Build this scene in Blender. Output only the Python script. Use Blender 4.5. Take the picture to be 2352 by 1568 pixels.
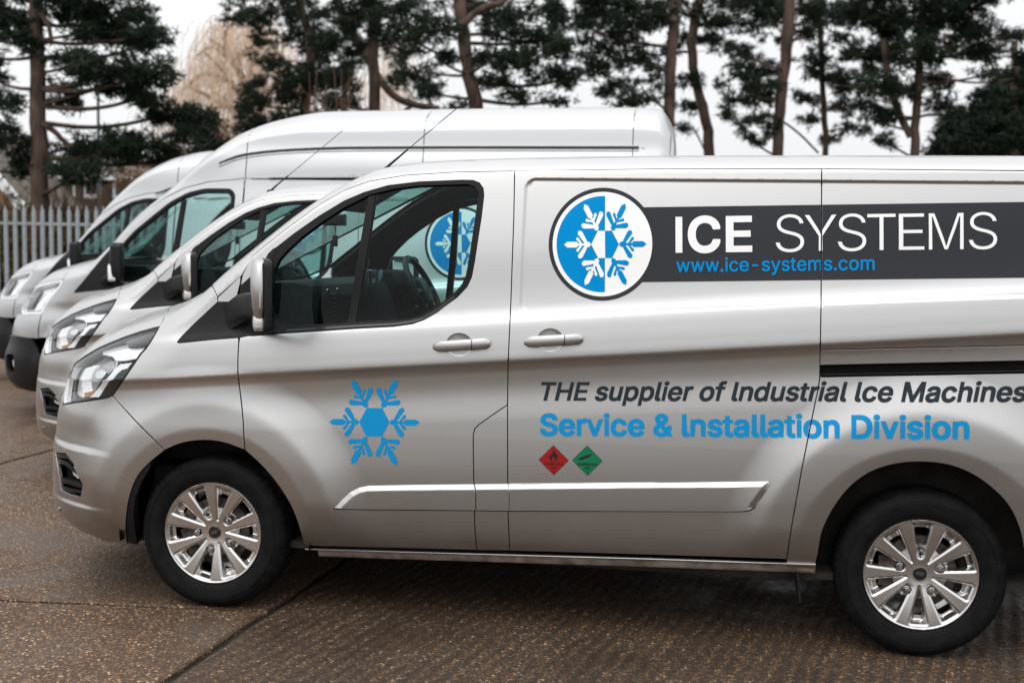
import bpy, math, random
import numpy as np
from mathutils import Vector, Matrix
from mathutils.geometry import delaunay_2d_cdt
SC = bpy.context.scene
for _o in list(bpy.data.objects): bpy.data.objects.remove(_o)
COL = SC.collection
R = math.radians
random.seed(5); rng = np.random.default_rng(5)

# ---------------------------------------------------------------- camera
CF, CP, CR, CH, CX, CD, CY = 2800.0, .0768, .018, 1.5795, 2.1054, 4.8459, -.1644
PW, PH = 2352.0, 1568.0
_fw = np.array([math.sin(CY)*math.cos(CP), math.cos(CY)*math.cos(CP), -math.sin(CP)])
_r0 = np.array([math.cos(CY), -math.sin(CY), 0.0])
_u0 = np.cross(_r0, _fw)
_rt = math.cos(CR)*_r0 + math.sin(CR)*_u0
_up = -math.sin(CR)*_r0 + math.cos(CR)*_u0
CAMP = np.array([CX, -CD, CH])
cam = bpy.data.cameras.new('camera'); camo = bpy.data.objects.new('camera', cam); COL.objects.link(camo)
cam.sensor_width = 36; cam.lens = CF/PW*36; cam.clip_start = .05; cam.clip_end = 2000
camo.matrix_world = Matrix(((_rt[0], _up[0], -_fw[0], CX), (_rt[1], _up[1], -_fw[1], -CD), (_rt[2], _up[2], -_fw[2], CH), (0, 0, 0, 1)))
cam.dof.use_dof = True; cam.dof.focus_distance = 5.1; cam.dof.aperture_fstop = 2.6
SC.camera = camo
# ---------------------------------------------------------------- world: bright overcast sky
wd = bpy.data.worlds.new('World'); SC.world = wd; wd.use_nodes = True
nt = wd.node_tree; nt.nodes.clear()
N = nt.nodes.new; Lk = nt.links.new
out = N('ShaderNodeOutputWorld'); bg = N('ShaderNodeBackground'); sky = N('ShaderNodeTexSky')
SUN_EL, SUN_AZ = 55, 200
sky.sky_type = 'NISHITA'; sky.sun_disc = False; sky.sun_elevation = R(SUN_EL); sky.sun_rotation = R(SUN_AZ)
sky.air_density = 1; sky.dust_density = 6; sky.ozone_density = 1
hsv = N('ShaderNodeHueSaturation'); hsv.inputs['Saturation'].default_value = .15
mix = N('ShaderNodeMix'); mix.data_type = 'RGBA'; mix.inputs[0].default_value = .86
mix.inputs[7].default_value = (11.0, 11.1, 11.3, 1)
tc = N('ShaderNodeTexCoord'); no = N('ShaderNodeTexNoise'); no.inputs['Scale'].default_value = 2.2; no.inputs['Detail'].default_value = 5
mp = N('ShaderNodeMapRange'); mp.inputs[1].default_value = .3; mp.inputs[2].default_value = .7; mp.inputs[3].default_value = .90; mp.inputs[4].default_value = 1.04
mul = N('ShaderNodeMix'); mul.data_type = 'RGBA'; mul.blend_type = 'MULTIPLY'; mul.inputs[0].default_value = 1
Lk(sky.outputs[0], hsv.inputs['Color']); Lk(hsv.outputs[0], mix.inputs[6]); Lk(mix.outputs[2], mul.inputs[6])
Lk(tc.outputs['Generated'], no.inputs['Vector']); Lk(no.outputs[0], mp.inputs[0]); Lk(mp.outputs[0], mul.inputs[7])
# overcast luminance: the zenith is about three times as bright as the horizon
geo = N('ShaderNodeSeparateXYZ'); Lk(tc.outputs['Generated'], geo.inputs[0])
cie = N('ShaderNodeMapRange'); cie.inputs[1].default_value = 0; cie.inputs[2].default_value = 1; cie.inputs[3].default_value = 1; cie.inputs[4].default_value = 2.1
pz = N('ShaderNodeMath'); pz.operation = 'POWER'; pz.use_clamp = True; pz.inputs[1].default_value = 1.7; mz = N('ShaderNodeMath'); mz.operation = 'MAXIMUM'; mz.inputs[1].default_value = 0
Lk(geo.outputs[2], mz.inputs[0]); Lk(mz.outputs[0], pz.inputs[0]); Lk(pz.outputs[0], cie.inputs[0])
grd = N('ShaderNodeMix'); grd.data_type = 'RGBA'; grd.blend_type = 'MULTIPLY'; grd.inputs[0].default_value = 1
Lk(mul.outputs[2], grd.inputs[6]); Lk(cie.outputs[0], grd.inputs[7]); Lk(grd.outputs[2], bg.inputs['Color']); Lk(bg.outputs[0], out.inputs[0])
bg.inputs['Strength'].default_value = .10
sun = bpy.data.lights.new('sun', 'SUN'); sun.energy = .5; sun.angle = R(40); sun.color = (1, .97, .93)
suno = bpy.data.objects.new('sun', sun); COL.objects.link(suno)
# sun direction matching the sky (rotation measured from +Y)
_sd = Vector((math.sin(R(SUN_AZ))*math.cos(R(SUN_EL)), math.cos(R(SUN_AZ))*math.cos(R(SUN_EL)), math.sin(R(SUN_EL))))
suno.rotation_euler = _sd.to_track_quat('Z', 'Y').to_euler()
vs = SC.view_settings; vs.view_transform = 'Standard'; vs.look = 'None'; vs.exposure = 0; vs.gamma = 1; vs.use_curve_mapping = False
SC.render.engine = 'CYCLES'; SC.cycles.max_bounces = 9; SC.cycles.transparent_max_bounces = 24; SC.cycles.glossy_bounces = 4
SC.cycles.use_denoising = True

# ---------------------------------------------------------------- pixel <-> world helpers (only used to measure places)
def ray(px, py):
    x = px-1176; y = py-784; c, s = math.cos(CR), math.sin(CR)
    a = x*c+y*s; b = -x*s+y*c
    return _fw*CF + _r0*a - _u0*b
def atY(px, py, Y):
    D = ray(px, py); return CAMP + D*((Y-CAMP[1])/D[1])
def atZ(px, py, Z):
    D = ray(px, py); return CAMP + D*((Z-CAMP[2])/D[2])
def atD(px, py, dist):
    D = ray(px, py); return CAMP + D*(dist/CF)
def tr(ox, oy, s, pts): return [((ox+x/s)*.8919, (oy+y/s)*.8919) for x, y in pts]

# ---------------------------------------------------------------- materials
def mat(name, col=(.5, .5, .5), rough=.5, metal=0, spec=.5, coat=0, emis=None):
    m = bpy.data.materials.new(name); m.use_nodes = True
    b = m.node_tree.nodes['Principled BSDF']
    b.inputs['Base Color'].default_value = (*col, 1); b.inputs['Roughness'].default_value = rough
    b.inputs['Metallic'].default_value = metal; b.inputs['Specular IOR Level'].default_value = spec
    b.inputs['Coat Weight'].default_value = coat; b.inputs['Coat Roughness'].default_value = .04
    return m
def nodes(m): return m.node_tree.nodes, m.node_tree.links, m.node_tree.nodes['Principled BSDF']
def add_noise(m, scale, lo, hi, bump=0, rough=None, dist=.002, detail=6, coord='Object', stretch=None):
    n, l, b = nodes(m)
    t = n.new('ShaderNodeTexCoord'); q = n.new('ShaderNodeTexNoise'); q.inputs['Scale'].default_value = scale; q.inputs['Detail'].default_value = detail
    src = t.outputs[coord]
    if stretch:
        mm = n.new('ShaderNodeMapping'); mm.inputs['Scale'].default_value = stretch; l.new(src, mm.inputs[0]); src = mm.outputs[0]
    l.new(src, q.inputs['Vector'])
    r = n.new('ShaderNodeValToRGB'); r.color_ramp.elements[0].position = .35; r.color_ramp.elements[1].position = .65
    r.color_ramp.elements[0].color = (*lo, 1); r.color_ramp.elements[1].color = (*hi, 1)
    l.new(q.outputs[0], r.inputs[0]); l.new(r.outputs[0], b.inputs['Base Color'])
    if bump:
        u = n.new('ShaderNodeBump'); u.inputs['Strength'].default_value = bump; u.inputs['Distance'].default_value = dist
        l.new(q.outputs[0], u.inputs['Height']); l.new(u.outputs[0], b.inputs['Normal'])
    if rough:
        k = n.new('ShaderNodeMapRange'); k.inputs[3].default_value = rough[0]; k.inputs[4].default_value = rough[1]
        l.new(q.outputs[0], k.inputs[0]); l.new(k.outputs[0], b.inputs['Roughness'])
    return m
def paint(name, col, metal, rough):
    m = mat(name, col, rough, metal, .5, .35)
    n, l, b = nodes(m)
    t = n.new('ShaderNodeTexCoord')
    # faint film of road dirt low on the body
    w = n.new('ShaderNodeTexNoise'); w.inputs['Scale'].default_value = 5; w.inputs['Detail'].default_value = 7; w.inputs['Roughness'].default_value = .65
    l.new(t.outputs['Object'], w.inputs['Vector'])
    sp = n.new('ShaderNodeSeparateXYZ'); l.new(t.outputs['Object'], sp.inputs[0])
    hz = n.new('ShaderNodeMapRange'); hz.inputs[1].default_value = .25; hz.inputs[2].default_value = .95; hz.inputs[3].default_value = .75; hz.inputs[4].default_value = .0
    l.new(sp.outputs[2], hz.inputs[0])
    mm = n.new('ShaderNodeMath'); mm.operation = 'MULTIPLY'; l.new(w.outputs[0], mm.inputs[0]); l.new(hz.outputs[0], mm.inputs[1])
    mx = n.new('ShaderNodeMix'); mx.data_type = 'RGBA'; mx.inputs[6].default_value = (*col, 1); mx.inputs[7].default_value = (.22, .19, .16, 1)
    l.new(mm.outputs[0], mx.inputs[0]); l.new(mx.outputs[2], b.inputs['Base Color'])
    mr = n.new('ShaderNodeMapRange'); mr.inputs[3].default_value = rough-.03; mr.inputs[4].default_value = rough+.05
    l.new(w.outputs[0], mr.inputs[0]); l.new(mr.outputs[0], b.inputs['Roughness'])
    return m
def glass(name, tint, refl=.9):
    m = bpy.data.materials.new(name); m.use_nodes = True; n = m.node_tree.nodes; l = m.node_tree.links; n.clear()
    o = n.new('ShaderNodeOutputMaterial'); t = n.new('ShaderNodeBsdfTransparent'); g = n.new('ShaderNodeBsdfGlossy'); f = n.new('ShaderNodeFresnel'); x = n.new('ShaderNodeMixShader')
    t.inputs[0].default_value = (*tint, 1); g.inputs['Roughness'].default_value = .02; g.inputs[0].default_value = (refl, refl, refl, 1); g_ = n.new('ShaderNodeNewGeometry'); io = n.new('ShaderNodeMapRange'); io.inputs[3].default_value = 1.45; io.inputs[4].default_value = 1/1.45; l.new(g_.outputs['Backfacing'], io.inputs[0]); l.new(io.outputs[0], f.inputs[0])   # a thin pane: same reflection from both sides
    l.new(f.outputs[0], x.inputs[0]); l.new(t.outputs[0], x.inputs[1]); l.new(g.outputs[0], x.inputs[2]); l.new(x.outputs[0], o.inputs[0])
    return m
M = {}
M['silver'] = paint('silver_paint', (.53, .527, .522), 1.0, .34)
M['silver2'] = paint('silver_paint_pale', (.52, .525, .53), 1, .34)
M['white'] = mat('white_vinyl', (.93, .93, .93), .4, 0, .2)
M['black'] = add_noise(mat('black_plastic', (.012, .012, .013), .42, 0, .22), 60, (.009, .009, .010), (.015, .0155, .016), .15, (.36, .5), .0006)
M['gloss'] = mat('gloss_black', (.012, .012, .013), .15, 0, .5)
M['rubber'] = mat('rubber_seal', (.007, .007, .008), .4, 0, .2)
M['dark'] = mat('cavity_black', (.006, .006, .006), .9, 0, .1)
M['cabin'] = add_noise(mat('cabin_plastic', (.01, .01, .011), .7, 0, .05), 40, (.008, .008, .009), (.014, .014, .015), .1, (.5, .7), .001)
M['lining'] = mat('grey_trim', (.05, .05, .053), .8, 0, .2)
M['tyre'] = add_noise(mat('tyre_rubber', (.008, .008, .009), .7, 0, .12), 22, (.005, .005, .0055), (.010, .010, .010), .2, (.55, .8), .001)
M['alloy'] = mat('alloy_silver', (.64, .63, .615), .24, 1, .5, .3)
M['chrome'] = mat('chrome', (.85, .85, .86), .08, 1)
M['steel'] = mat('steel_nut', (.5, .5, .5), .22, 1)
M['disc'] = add_noise(mat('brake_metal', (.07, .06, .055), .5, .6), 30, (.03, .027, .025), (.10, .08, .07))
M['glass'] = glass('tinted_glass', (.70, .90, .88), .35)
M['screen'] = glass('windscreen_glass', (.76, .92, .90), .5)
M['lens'] = glass('clear_lens', (.96, .97, .97))
M['lampdark'] = mat('lamp_dark_bezel', (.02, .02, .022), .2, .3)
M['refl'] = mat('lamp_reflector', (.80, .80, .82), .22, .45)
M['lsil'] = mat('lamp_silver_housing', (.42, .42, .43), .3, .5)
M['lampw'] = mat('daylight_strip', (.88, .9, .92), .25, 0)
M['amber'] = mat('amber_lens', (.45, .22, .08), .3)
M['mglass'] = mat('mirror_glass', (.8, .85, .85), .02, 1)
M['blue'] = mat('blue_vinyl', (.0, .26, .62), .5, 0, .05)
M['blued'] = mat('blue_vinyl_flat', (.008, .27, .58), .5, 0, .08)
M['char'] = mat('charcoal_vinyl', (.042, .044, .05), .5, 0, .05)
M['chard'] = mat('dark_slate_vinyl', (.028, .035, .042), .5, 0, .08)
M['red'] = mat('red_label', (.33, .006, .006), .4, 0, .3)
M['green'] = mat('green_label', (.0, .17, .065), .4, 0, .3)
M['ink'] = mat('black_ink', (.012, .012, .012), .45, 0, .3)
M['under'] = add_noise(mat('underbody', (.02, .018, .016), .9), 9, (.012, .011, .010), (.035, .03, .025))
M['sill'] = add_noise(mat('dirty_sill', (.2, .17, .15), .5, .3), 14, (.16, .12, .095), (.34, .29, .26), .1, (.4, .7), .001, 8)

# ---------------------------------------------------------------- objects
def link(o, parent=None):
    COL.objects.link(o)
    if parent: o.parent = parent
    return o
def thing(name, label, cat, loc=(0, 0, 0), rz=0, group=None):
    o = bpy.data.objects.new(name, None); o.empty_display_size = .2; link(o)
    o.location = loc; o.rotation_euler = (0, 0, rz); o['label'] = label; o['category'] = cat
    if group: o['group'] = group
    return o
def obj(name, me, m=None, parent=None, label=None):
    if m is not None: me.materials.append(m if not isinstance(m, str) else M[m])
    o = bpy.data.objects.new(name, me); link(o, parent)
    if label: o['label'] = label
    return o
def mesh(V, F, smooth=True, nrm=None, name='mesh'):
    me = bpy.data.meshes.new(name); me.from_pydata([tuple(map(float, v)) for v in V], [], [tuple(map(int, f)) for f in F]); me.update()
    if smooth: me.polygons.foreach_set('use_smooth', [True]*len(me.polygons))
    if nrm is not None:
        me.normals_split_custom_set_from_vertices([tuple(map(float, v)) for v in nrm])
    return me

_PC = {}
def pchip(x, xs, ys):
    """monotone cubic interpolation (tables are cached)"""
    key = (tuple(xs), tuple(ys)); c = _PC.get(key)
    if c is None:
        X = np.asarray(xs, float); Y = np.asarray(ys, float); h = np.diff(X); d = np.diff(Y)/h; m = np.zeros(len(X)); m[0] = d[0]; m[-1] = d[-1]
        for i in range(1, len(X)-1):
            if d[i-1]*d[i] > 0:
                w1 = 2*h[i]+h[i-1]; w2 = h[i]+2*h[i-1]; m[i] = (w1+w2)/(w1/d[i-1]+w2/d[i])
        a0 = Y[:-1]; a1 = h*m[:-1]; dy = Y[1:]-Y[:-1]; a2 = 3*dy-h*(2*m[:-1]+m[1:]); a3 = -2*dy+h*(m[:-1]+m[1:])
        c = _PC[key] = (X, h, a0, a1, a2, a3)
    X, h, a0, a1, a2, a3 = c
    x = np.minimum(np.maximum(x, X[0]), X[-1])
    k = np.minimum(np.maximum(np.searchsorted(X, x, side='right')-1, 0), len(h)-1)
    t = (x-X[k])/h[k]
    return a0[k]+t*(a1[k]+t*(a2[k]+t*a3[k]))
def sstep(t):
    t = np.minimum(np.maximum(t, 0), 1); return t*t*(3-2*t)

# ---------------------------------------------------------------- vehicle body surface: |y - c| = w(X, z)
class Shape:
    W = 1.986; xa = .5; z0 = .7; xr = 4.0; m = 2.2; n = 2.5; mf = 2.1; nf = 2.3; Lf = .85; pose = (0, 0, 0)
    def inset(s, X, z): return 0*X
    def capT(s, X, z):
        t = np.clip((pchip(X, *s.zt)-z)/pchip(X, *s.rt), 0, 1)
        return (1-(1-t)**s.m)**(1/s.n)
    def capF(s, X, z):
        t = np.clip((X-pchip(z, *s.xn))/s.Lf, 0, 1)
        return (1-(1-t)**s.mf)**(1/s.nf)
    def capR(s, X, z):
        t = np.clip((s.xr-X)/.12, 0, 1)
        return 1-.06*(1-t)**2
    def w(s, X, z):
        X = np.asarray(X, float); z = np.asarray(z, float)
        return (s.W/2-s.inset(X, z))*s.capT(X, z)*s.capF(X, z)*s.capR(X, z)
    def A(s, u, z):
        u = np.atleast_1d(np.asarray(u, float)); z = np.atleast_1d(np.asarray(z, float)); c = s.W/2
        X = np.array(u); Y = np.zeros(len(u)); k = u >= s.xa
        Y[k] = c-s.w(u[k], z[k])
        j = ~k
        if j.any():
            p = np.minimum((s.xa-u[j])/c, math.pi/2-.0005); dx = -np.sin(p); dy = np.cos(p); zz = z[j]
            lo = np.zeros(len(zz)); hi = np.full(len(zz), 3.)
            for _ in range(26):
                md = (lo+hi)/2; ins = s.w(s.xa+dx*md, zz) > dy*md
                lo = np.where(ins, md, lo); hi = np.where(ins, hi, md)
            X[j] = s.xa+dx*lo; Y[j] = c-dy*lo
        return np.stack([X, Y, z], 1)
    def B(s, X, ph):
        X = np.atleast_1d(np.asarray(X, float)); ph = np.atleast_1d(np.asarray(ph, float)); c = s.W/2; ph = np.minimum(ph, math.pi/2)
        dy = np.cos(ph); dz = np.sin(ph); lo = np.zeros(len(X)); hi = np.full(len(X), 3.)
        for _ in range(26):
            md = (lo+hi)/2; z = s.z0+dz*md
            ins = (s.w(X, z) > dy*md-1e-9) & (z < pchip(X, *s.zt))
            lo = np.where(ins, md, lo); hi = np.where(ins, hi, md)
        return np.stack([X, c-dy*lo, s.z0+dz*lo], 1)
    def surf(s, mp, u, v, ex=None):
        P = s.A(u, v) if mp == 'A' else s.B(u, v)
        if ex is None: return P
        return P
    def grad(s, P):
        e = .0012; X, z = P[:, 0], P[:, 2]
        wx = (s.w(X+e, z)-s.w(X-e, z))/(2*e); wz = (s.w(X, z+e)-s.w(X, z-e))/(2*e)
        n = np.stack([-wx, -np.ones(len(X)), -wz], 1)
        # near the crown the section closes towards the centre line
        return n/np.linalg.norm(n, axis=1)[:, None]
    def to(s, mp, P):
        c = s.W/2
        if mp == 'A':
            u = np.array(P[:, 0]); j = u < s.xa
            u[j] = s.xa-np.arctan2(s.xa-P[j, 0], c-P[j, 1])*c
            return np.stack([u, P[:, 2]], 1)
        return np.stack([P[:, 0], np.arctan2(P[:, 2]-s.z0, c-P[:, 1])], 1)
    def local(s, P):
        x, y, a = s.pose; q = P-np.array([x, y, 0]); ca, sa = math.cos(a), math.sin(a)
        return np.stack([q[..., 0]*ca+q[..., 1]*sa, -q[..., 0]*sa+q[..., 1]*ca, q[..., 2]], -1)
    def hit(s, pts):
        O = s.local(CAMP[None])[0]; c = s.W/2; pts = list(pts); res = []
        for b0 in range(0, len(pts), 60):
            D = s.local(CAMP[None]+np.array([ray(*p) for p in pts[b0:b0+60]]))-O
            t0 = (-.25-O[1])/D[:, 1]; t1 = (c+.35-O[1])/D[:, 1]; n = 360
            t = t0[:, None]+(t1-t0)[:, None]*np.linspace(0, 1, n)[None]
            Q = O+D[:, None]*t[..., None]
            F = (np.abs(Q[..., 1]-c)-s.w(Q[..., 0].ravel(), Q[..., 2].ravel()).reshape(t.shape))
            neg = F < 0; has = neg.any(1); k = np.where(has, neg.argmax(1), F.argmin(1)); r = np.arange(len(D))
            lo = t[r, np.maximum(k-1, 0)]; hi = t[r, k].copy()
            for _ in range(22):
                md = (lo+hi)/2; q = O+D*md[:, None]; f = np.abs(q[:, 1]-c)-s.w(q[:, 0], q[:, 2])
                hi = np.where(f < 0, md, hi); lo = np.where(f < 0, lo, md)
            tt = np.where(has & (k > 0), hi, t[r, k]); res.append(O+D*tt[:, None])
        return np.concatenate(res)
    def px(s, mp, pts, closed=False, step=10):
        """pixel polyline -> surface parameters"""
        return s.to(mp, s.hit(dens(pts, step, closed)))
def dens(pts, step, closed=False):
    pts = [tuple(p) for p in pts]; out = []
    n = len(pts)
    for i in range(n if closed else n-1):
        a = np.array(pts[i], float); b = np.array(pts[(i+1) % n], float)
        k = max(1, int(np.linalg.norm(b-a)/step))
        for j in range(k): out.append(tuple(a+(b-a)*j/k))
    if not closed: out.append(pts[-1])
    return out
def rnd(pts, r=8, k=4):
    """round the corners of a closed polygon"""
    out = []; n = len(pts)
    for i in range(n):
        p = np.array(pts[i], float); a = np.array(pts[i-1], float); b = np.array(pts[(i+1) % n], float)
        la, lb = np.linalg.norm(a-p), np.linalg.norm(b-p); q = min(r, la*.45, lb*.45)
        A = p+(a-p)/la*q; B = p+(b-p)/lb*q
        for j in range(k+1):
            t = j/k; out.append(tuple((1-t)**2*A+2*t*(1-t)*p+t*t*B))
    return out
def smooth_open(pts, it=2):
    p = [tuple(q) for q in pts]
    for _ in range(it):
        o = [p[0]]
        for a, b in zip(p[:-1], p[1:]):
            o.append((a[0]*.75+b[0]*.25, a[1]*.75+b[1]*.25)); o.append((a[0]*.25+b[0]*.75, a[1]*.25+b[1]*.75))
        o.append(p[-1]); p = o
    return p
def eo(P, segs):
    """inside test by winding number of points P against directed segments [[x0,y0,x1,y1]]"""
    res = np.zeros(len(P), np.int32)
    for x0, y0, x1, y1 in segs:
        if y0 == y1: continue
        up = y1 > y0; c = (P[:, 1] >= min(y0, y1)) & (P[:, 1] < max(y0, y1))
        if not c.any(): continue
        res += np.where(c & (P[:, 0] < (x1-x0)*(P[:, 1]-y0)/(y1-y0)+x0), 1 if up else -1, 0)
    return res != 0
def segs_of(loop):
    a = np.asarray(loop, float); b = np.roll(a, -1, 0); return np.concatenate([a, b], 1)
def shrink(loop, d, sc=(1, 1)):
    """move a closed loop inwards by d"""
    a = np.asarray(loop, float)*np.array(sc); n = len(a)
    keep = [i for i in range(n) if np.linalg.norm(a[i]-a[i-1]) > 1e-6]; a = a[keep]; n = len(a)
    area = .5*np.sum(a[:, 0]*np.roll(a[:, 1], -1)-np.roll(a[:, 0], -1)*a[:, 1]); sg = 1 if area > 0 else -1
    e = np.roll(a, -1, 0)-a; e /= np.linalg.norm(e, axis=1)[:, None]+1e-12
    nr = np.stack([-e[:, 1], e[:, 0]], 1)*sg; m = nr+np.roll(nr, 1, 0); L = np.linalg.norm(m, axis=1)[:, None]
    m = m/np.maximum(L, .5); m = m/np.maximum(np.linalg.norm(m, axis=1)[:, None], .5)
    return (a+m*d)/np.array(sc)
def fill(groups, du, dv, minus=(), extra=None, vmap=None):
    """groups: list of segment arrays (even-odd each, union of all). Returns verts2d, tris"""
    allseg = np.concatenate([np.asarray(g, float) for g in list(groups)+list(minus)])
    V = allseg.reshape(-1, 2); key = {}; idx = []; pts = []
    for v in V:
        k = (round(v[0]*2e5), round(v[1]*2e5))
        if k not in key: key[k] = len(pts); pts.append(v)
        idx.append(key[k])
    E = [(idx[i], idx[i+1]) for i in range(0, len(idx), 2) if idx[i] != idx[i+1]]
    B = np.array(pts); g0 = np.concatenate([np.asarray(g).reshape(-1, 2) for g in groups])
    x0, y0 = g0.min(0); x1, y1 = g0.max(0)
    if du:
        gx = np.arange(math.floor(x0/du)*du+du/2, x1, du); gy = np.arange(math.floor(y0/dv)*dv+dv/2, y1, dv) if vmap is None else vmap[(vmap > y0) & (vmap < y1)]
        Gm = np.stack(np.meshgrid(gx, gy), -1).reshape(-1, 2)
        if extra is not None and len(extra):
            ex = np.asarray(extra); keep = np.ones(len(Gm), bool)
            ex = ex[(ex[:, 0] > x0) & (ex[:, 0] < x1) & (ex[:, 1] > y0) & (ex[:, 1] < y1)]
            cell = set(zip(np.round(ex[:, 0]/du).astype(int).tolist(), np.round(ex[:, 1]/dv).astype(int).tolist()))
            kx = np.round(Gm[:, 0]/du).astype(int).tolist(); ky = np.round(Gm[:, 1]/dv).astype(int).tolist()
            keep = np.array([(a_, b_) not in cell for a_, b_ in zip(kx, ky)], bool); Gm = np.concatenate([Gm[keep], ex])
        ins = np.zeros(len(Gm), bool)
        for g in groups: ins |= eo(Gm, g)
        for g in minus: ins &= ~eo(Gm, g)
        Gm = Gm[ins]
        if len(Gm):
            keep = np.ones(len(Gm), bool)
            for i in range(0, len(Gm), 4000):
                c = Gm[i:i+4000]; dd = ((c[:, None, 0]-B[None, :, 0])/du)**2+((c[:, None, 1]-B[None, :, 1])/dv)**2
                keep[i:i+4000] = dd.min(1) > .09
            B = np.concatenate([B, Gm[keep]])
    r = delaunay_2d_cdt([Vector((float(a), float(b))) for a, b in B], E, [], 0, 1e-6)
    v2 = np.array([(q.x, q.y) for q in r[0]]); F = np.array([f for f in r[2] if len(f) == 3])
    cen = v2[F].mean(1); ins = np.zeros(len(F), bool)
    for g in groups: ins |= eo(cen, g)
    for g in minus: ins &= ~eo(cen, g)
    F = F[ins]
    used = np.unique(F); mp = -np.ones(len(v2), int); mp[used] = np.arange(len(used))
    v2 = v2[used]; F = mp[F]
    a = v2[F]; ar = (a[:, 1, 0]-a[:, 0, 0])*(a[:, 2, 1]-a[:, 0, 1])-(a[:, 1, 1]-a[:, 0, 1])*(a[:, 2, 0]-a[:, 0, 0])
    F[ar < 0] = F[ar < 0][:, ::-1]
    return v2, F[np.abs(ar) > 1e-12]
def boundary(F):
    d = {}
    for f in F:
        for i in range(3):
            a, b = int(f[i]), int(f[(i+1) % 3])
            if (b, a) in d: del d[(b, a)]
            else: d[(a, b)] = 1
    return list(d)
SHEAR = .08
def panel(sh, mp, groups, du=.03, dv=.02, minus=(), off=0., fl=.016, ex=None, extra=None, vmap=None, shear=True):
    """piece of the body surface bounded by loops in parameter space -> arrays (V,F,N)"""
    if mp == 'A' and shear:
        sk = np.array([[1, 0], [-SHEAR, 1]]).T
        def tf(g): g = np.asarray(g, float); return np.concatenate([g[:, :2]@sk, g[:, 2:]@sk], 1)
        v2, F = fill([tf(g) for g in groups], du, dv, [tf(g) for g in minus], None if extra is None else extra@sk, vmap)
        v2 = v2@np.linalg.inv(sk)
    else: v2, F = fill(groups, du, dv, minus, extra, vmap)
    P = sh.surf(mp, v2[:, 0], v2[:, 1]); Nn = sh.grad(P)
    if ex is not None or True:
        o = off + (ex(P) if ex is not None else 0)
        if ex is not None:
            e = .0015
            # tilt normals by the slope of the relief
            tx = np.cross(Nn, np.array([0, 0, 1.])); tx /= np.linalg.norm(tx, axis=1)[:, None]+1e-9; tz = np.cross(tx, Nn)
            ga = (ex(P+tx*e)-ex(P-tx*e))/(2*e); gb = (ex(P+tz*e)-ex(P-tz*e))/(2*e)
            P2 = P+Nn*np.asarray(o)[:, None]; N2 = Nn-tx*ga[:, None]-tz*gb[:, None]; N2 /= np.linalg.norm(N2, axis=1)[:, None]
        else: P2 = P+Nn*o; N2 = Nn
    # orientation
    a = P2[F]; fn = np.cross(a[:, 1]-a[:, 0], a[:, 2]-a[:, 0])
    if (fn*N2[F[:, 0]]).sum(1).mean() < 0: F = F[:, ::-1]
    V = [P2]; NN = [N2]; FF = [F]; base = len(P2)
    if fl:
        be = boundary(F); ids = sorted({i for e in be for i in e}); loc = {v: k for k, v in enumerate(ids)}
        sd = np.zeros((len(ids), 3))
        for a_, b_ in be:
            t = P2[b_]-P2[a_]; t /= np.linalg.norm(t)+1e-9; s_ = np.cross(t, (Nn[a_]+Nn[b_])/2); sd[loc[a_]] += s_; sd[loc[b_]] += s_
        sd /= np.linalg.norm(sd, axis=1)[:, None]+1e-9
        ids = np.array(ids); top = P2[ids]; nb = Nn[ids]; n_ = len(ids); r_ = min(.0022, abs(fl)*.5)
        V += [top-nb*r_+sd*r_*.5, top-nb*fl+sd*r_*.5]; NN += [sd, sd]
        f1 = []
        for a_, b_ in be:
            i, j = loc[a_], loc[b_]
            f1 += [(b_, a_, base+i), (b_, base+i, base+j), (base+j, base+i, base+n_+i), (base+j, base+n_+i, base+n_+j)]
        FF.append(np.array(f1))
    V = np.concatenate(V); NN = np.concatenate(NN); F = np.concatenate(FF)
    return V, F, NN
def mirror(sh, arr):
    V, F, NN = arr; V = V.copy(); NN = NN.copy(); V[:, 1] = sh.W-V[:, 1]; NN[:, 1] *= -1
    return V, F[:, ::-1], NN
def join(*arrs):
    V = []; F = []; NN = []; b = 0
    for v, f, n in arrs: V.append(v); F.append(np.asarray(f)+b); NN.append(n); b += len(v)
    return np.concatenate(V), np.concatenate(F), np.concatenate(NN)
def pobj(name, arr, m, parent, label=None): return obj(name, mesh(arr[0], arr[1], True, arr[2], name), m, parent, label)

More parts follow.
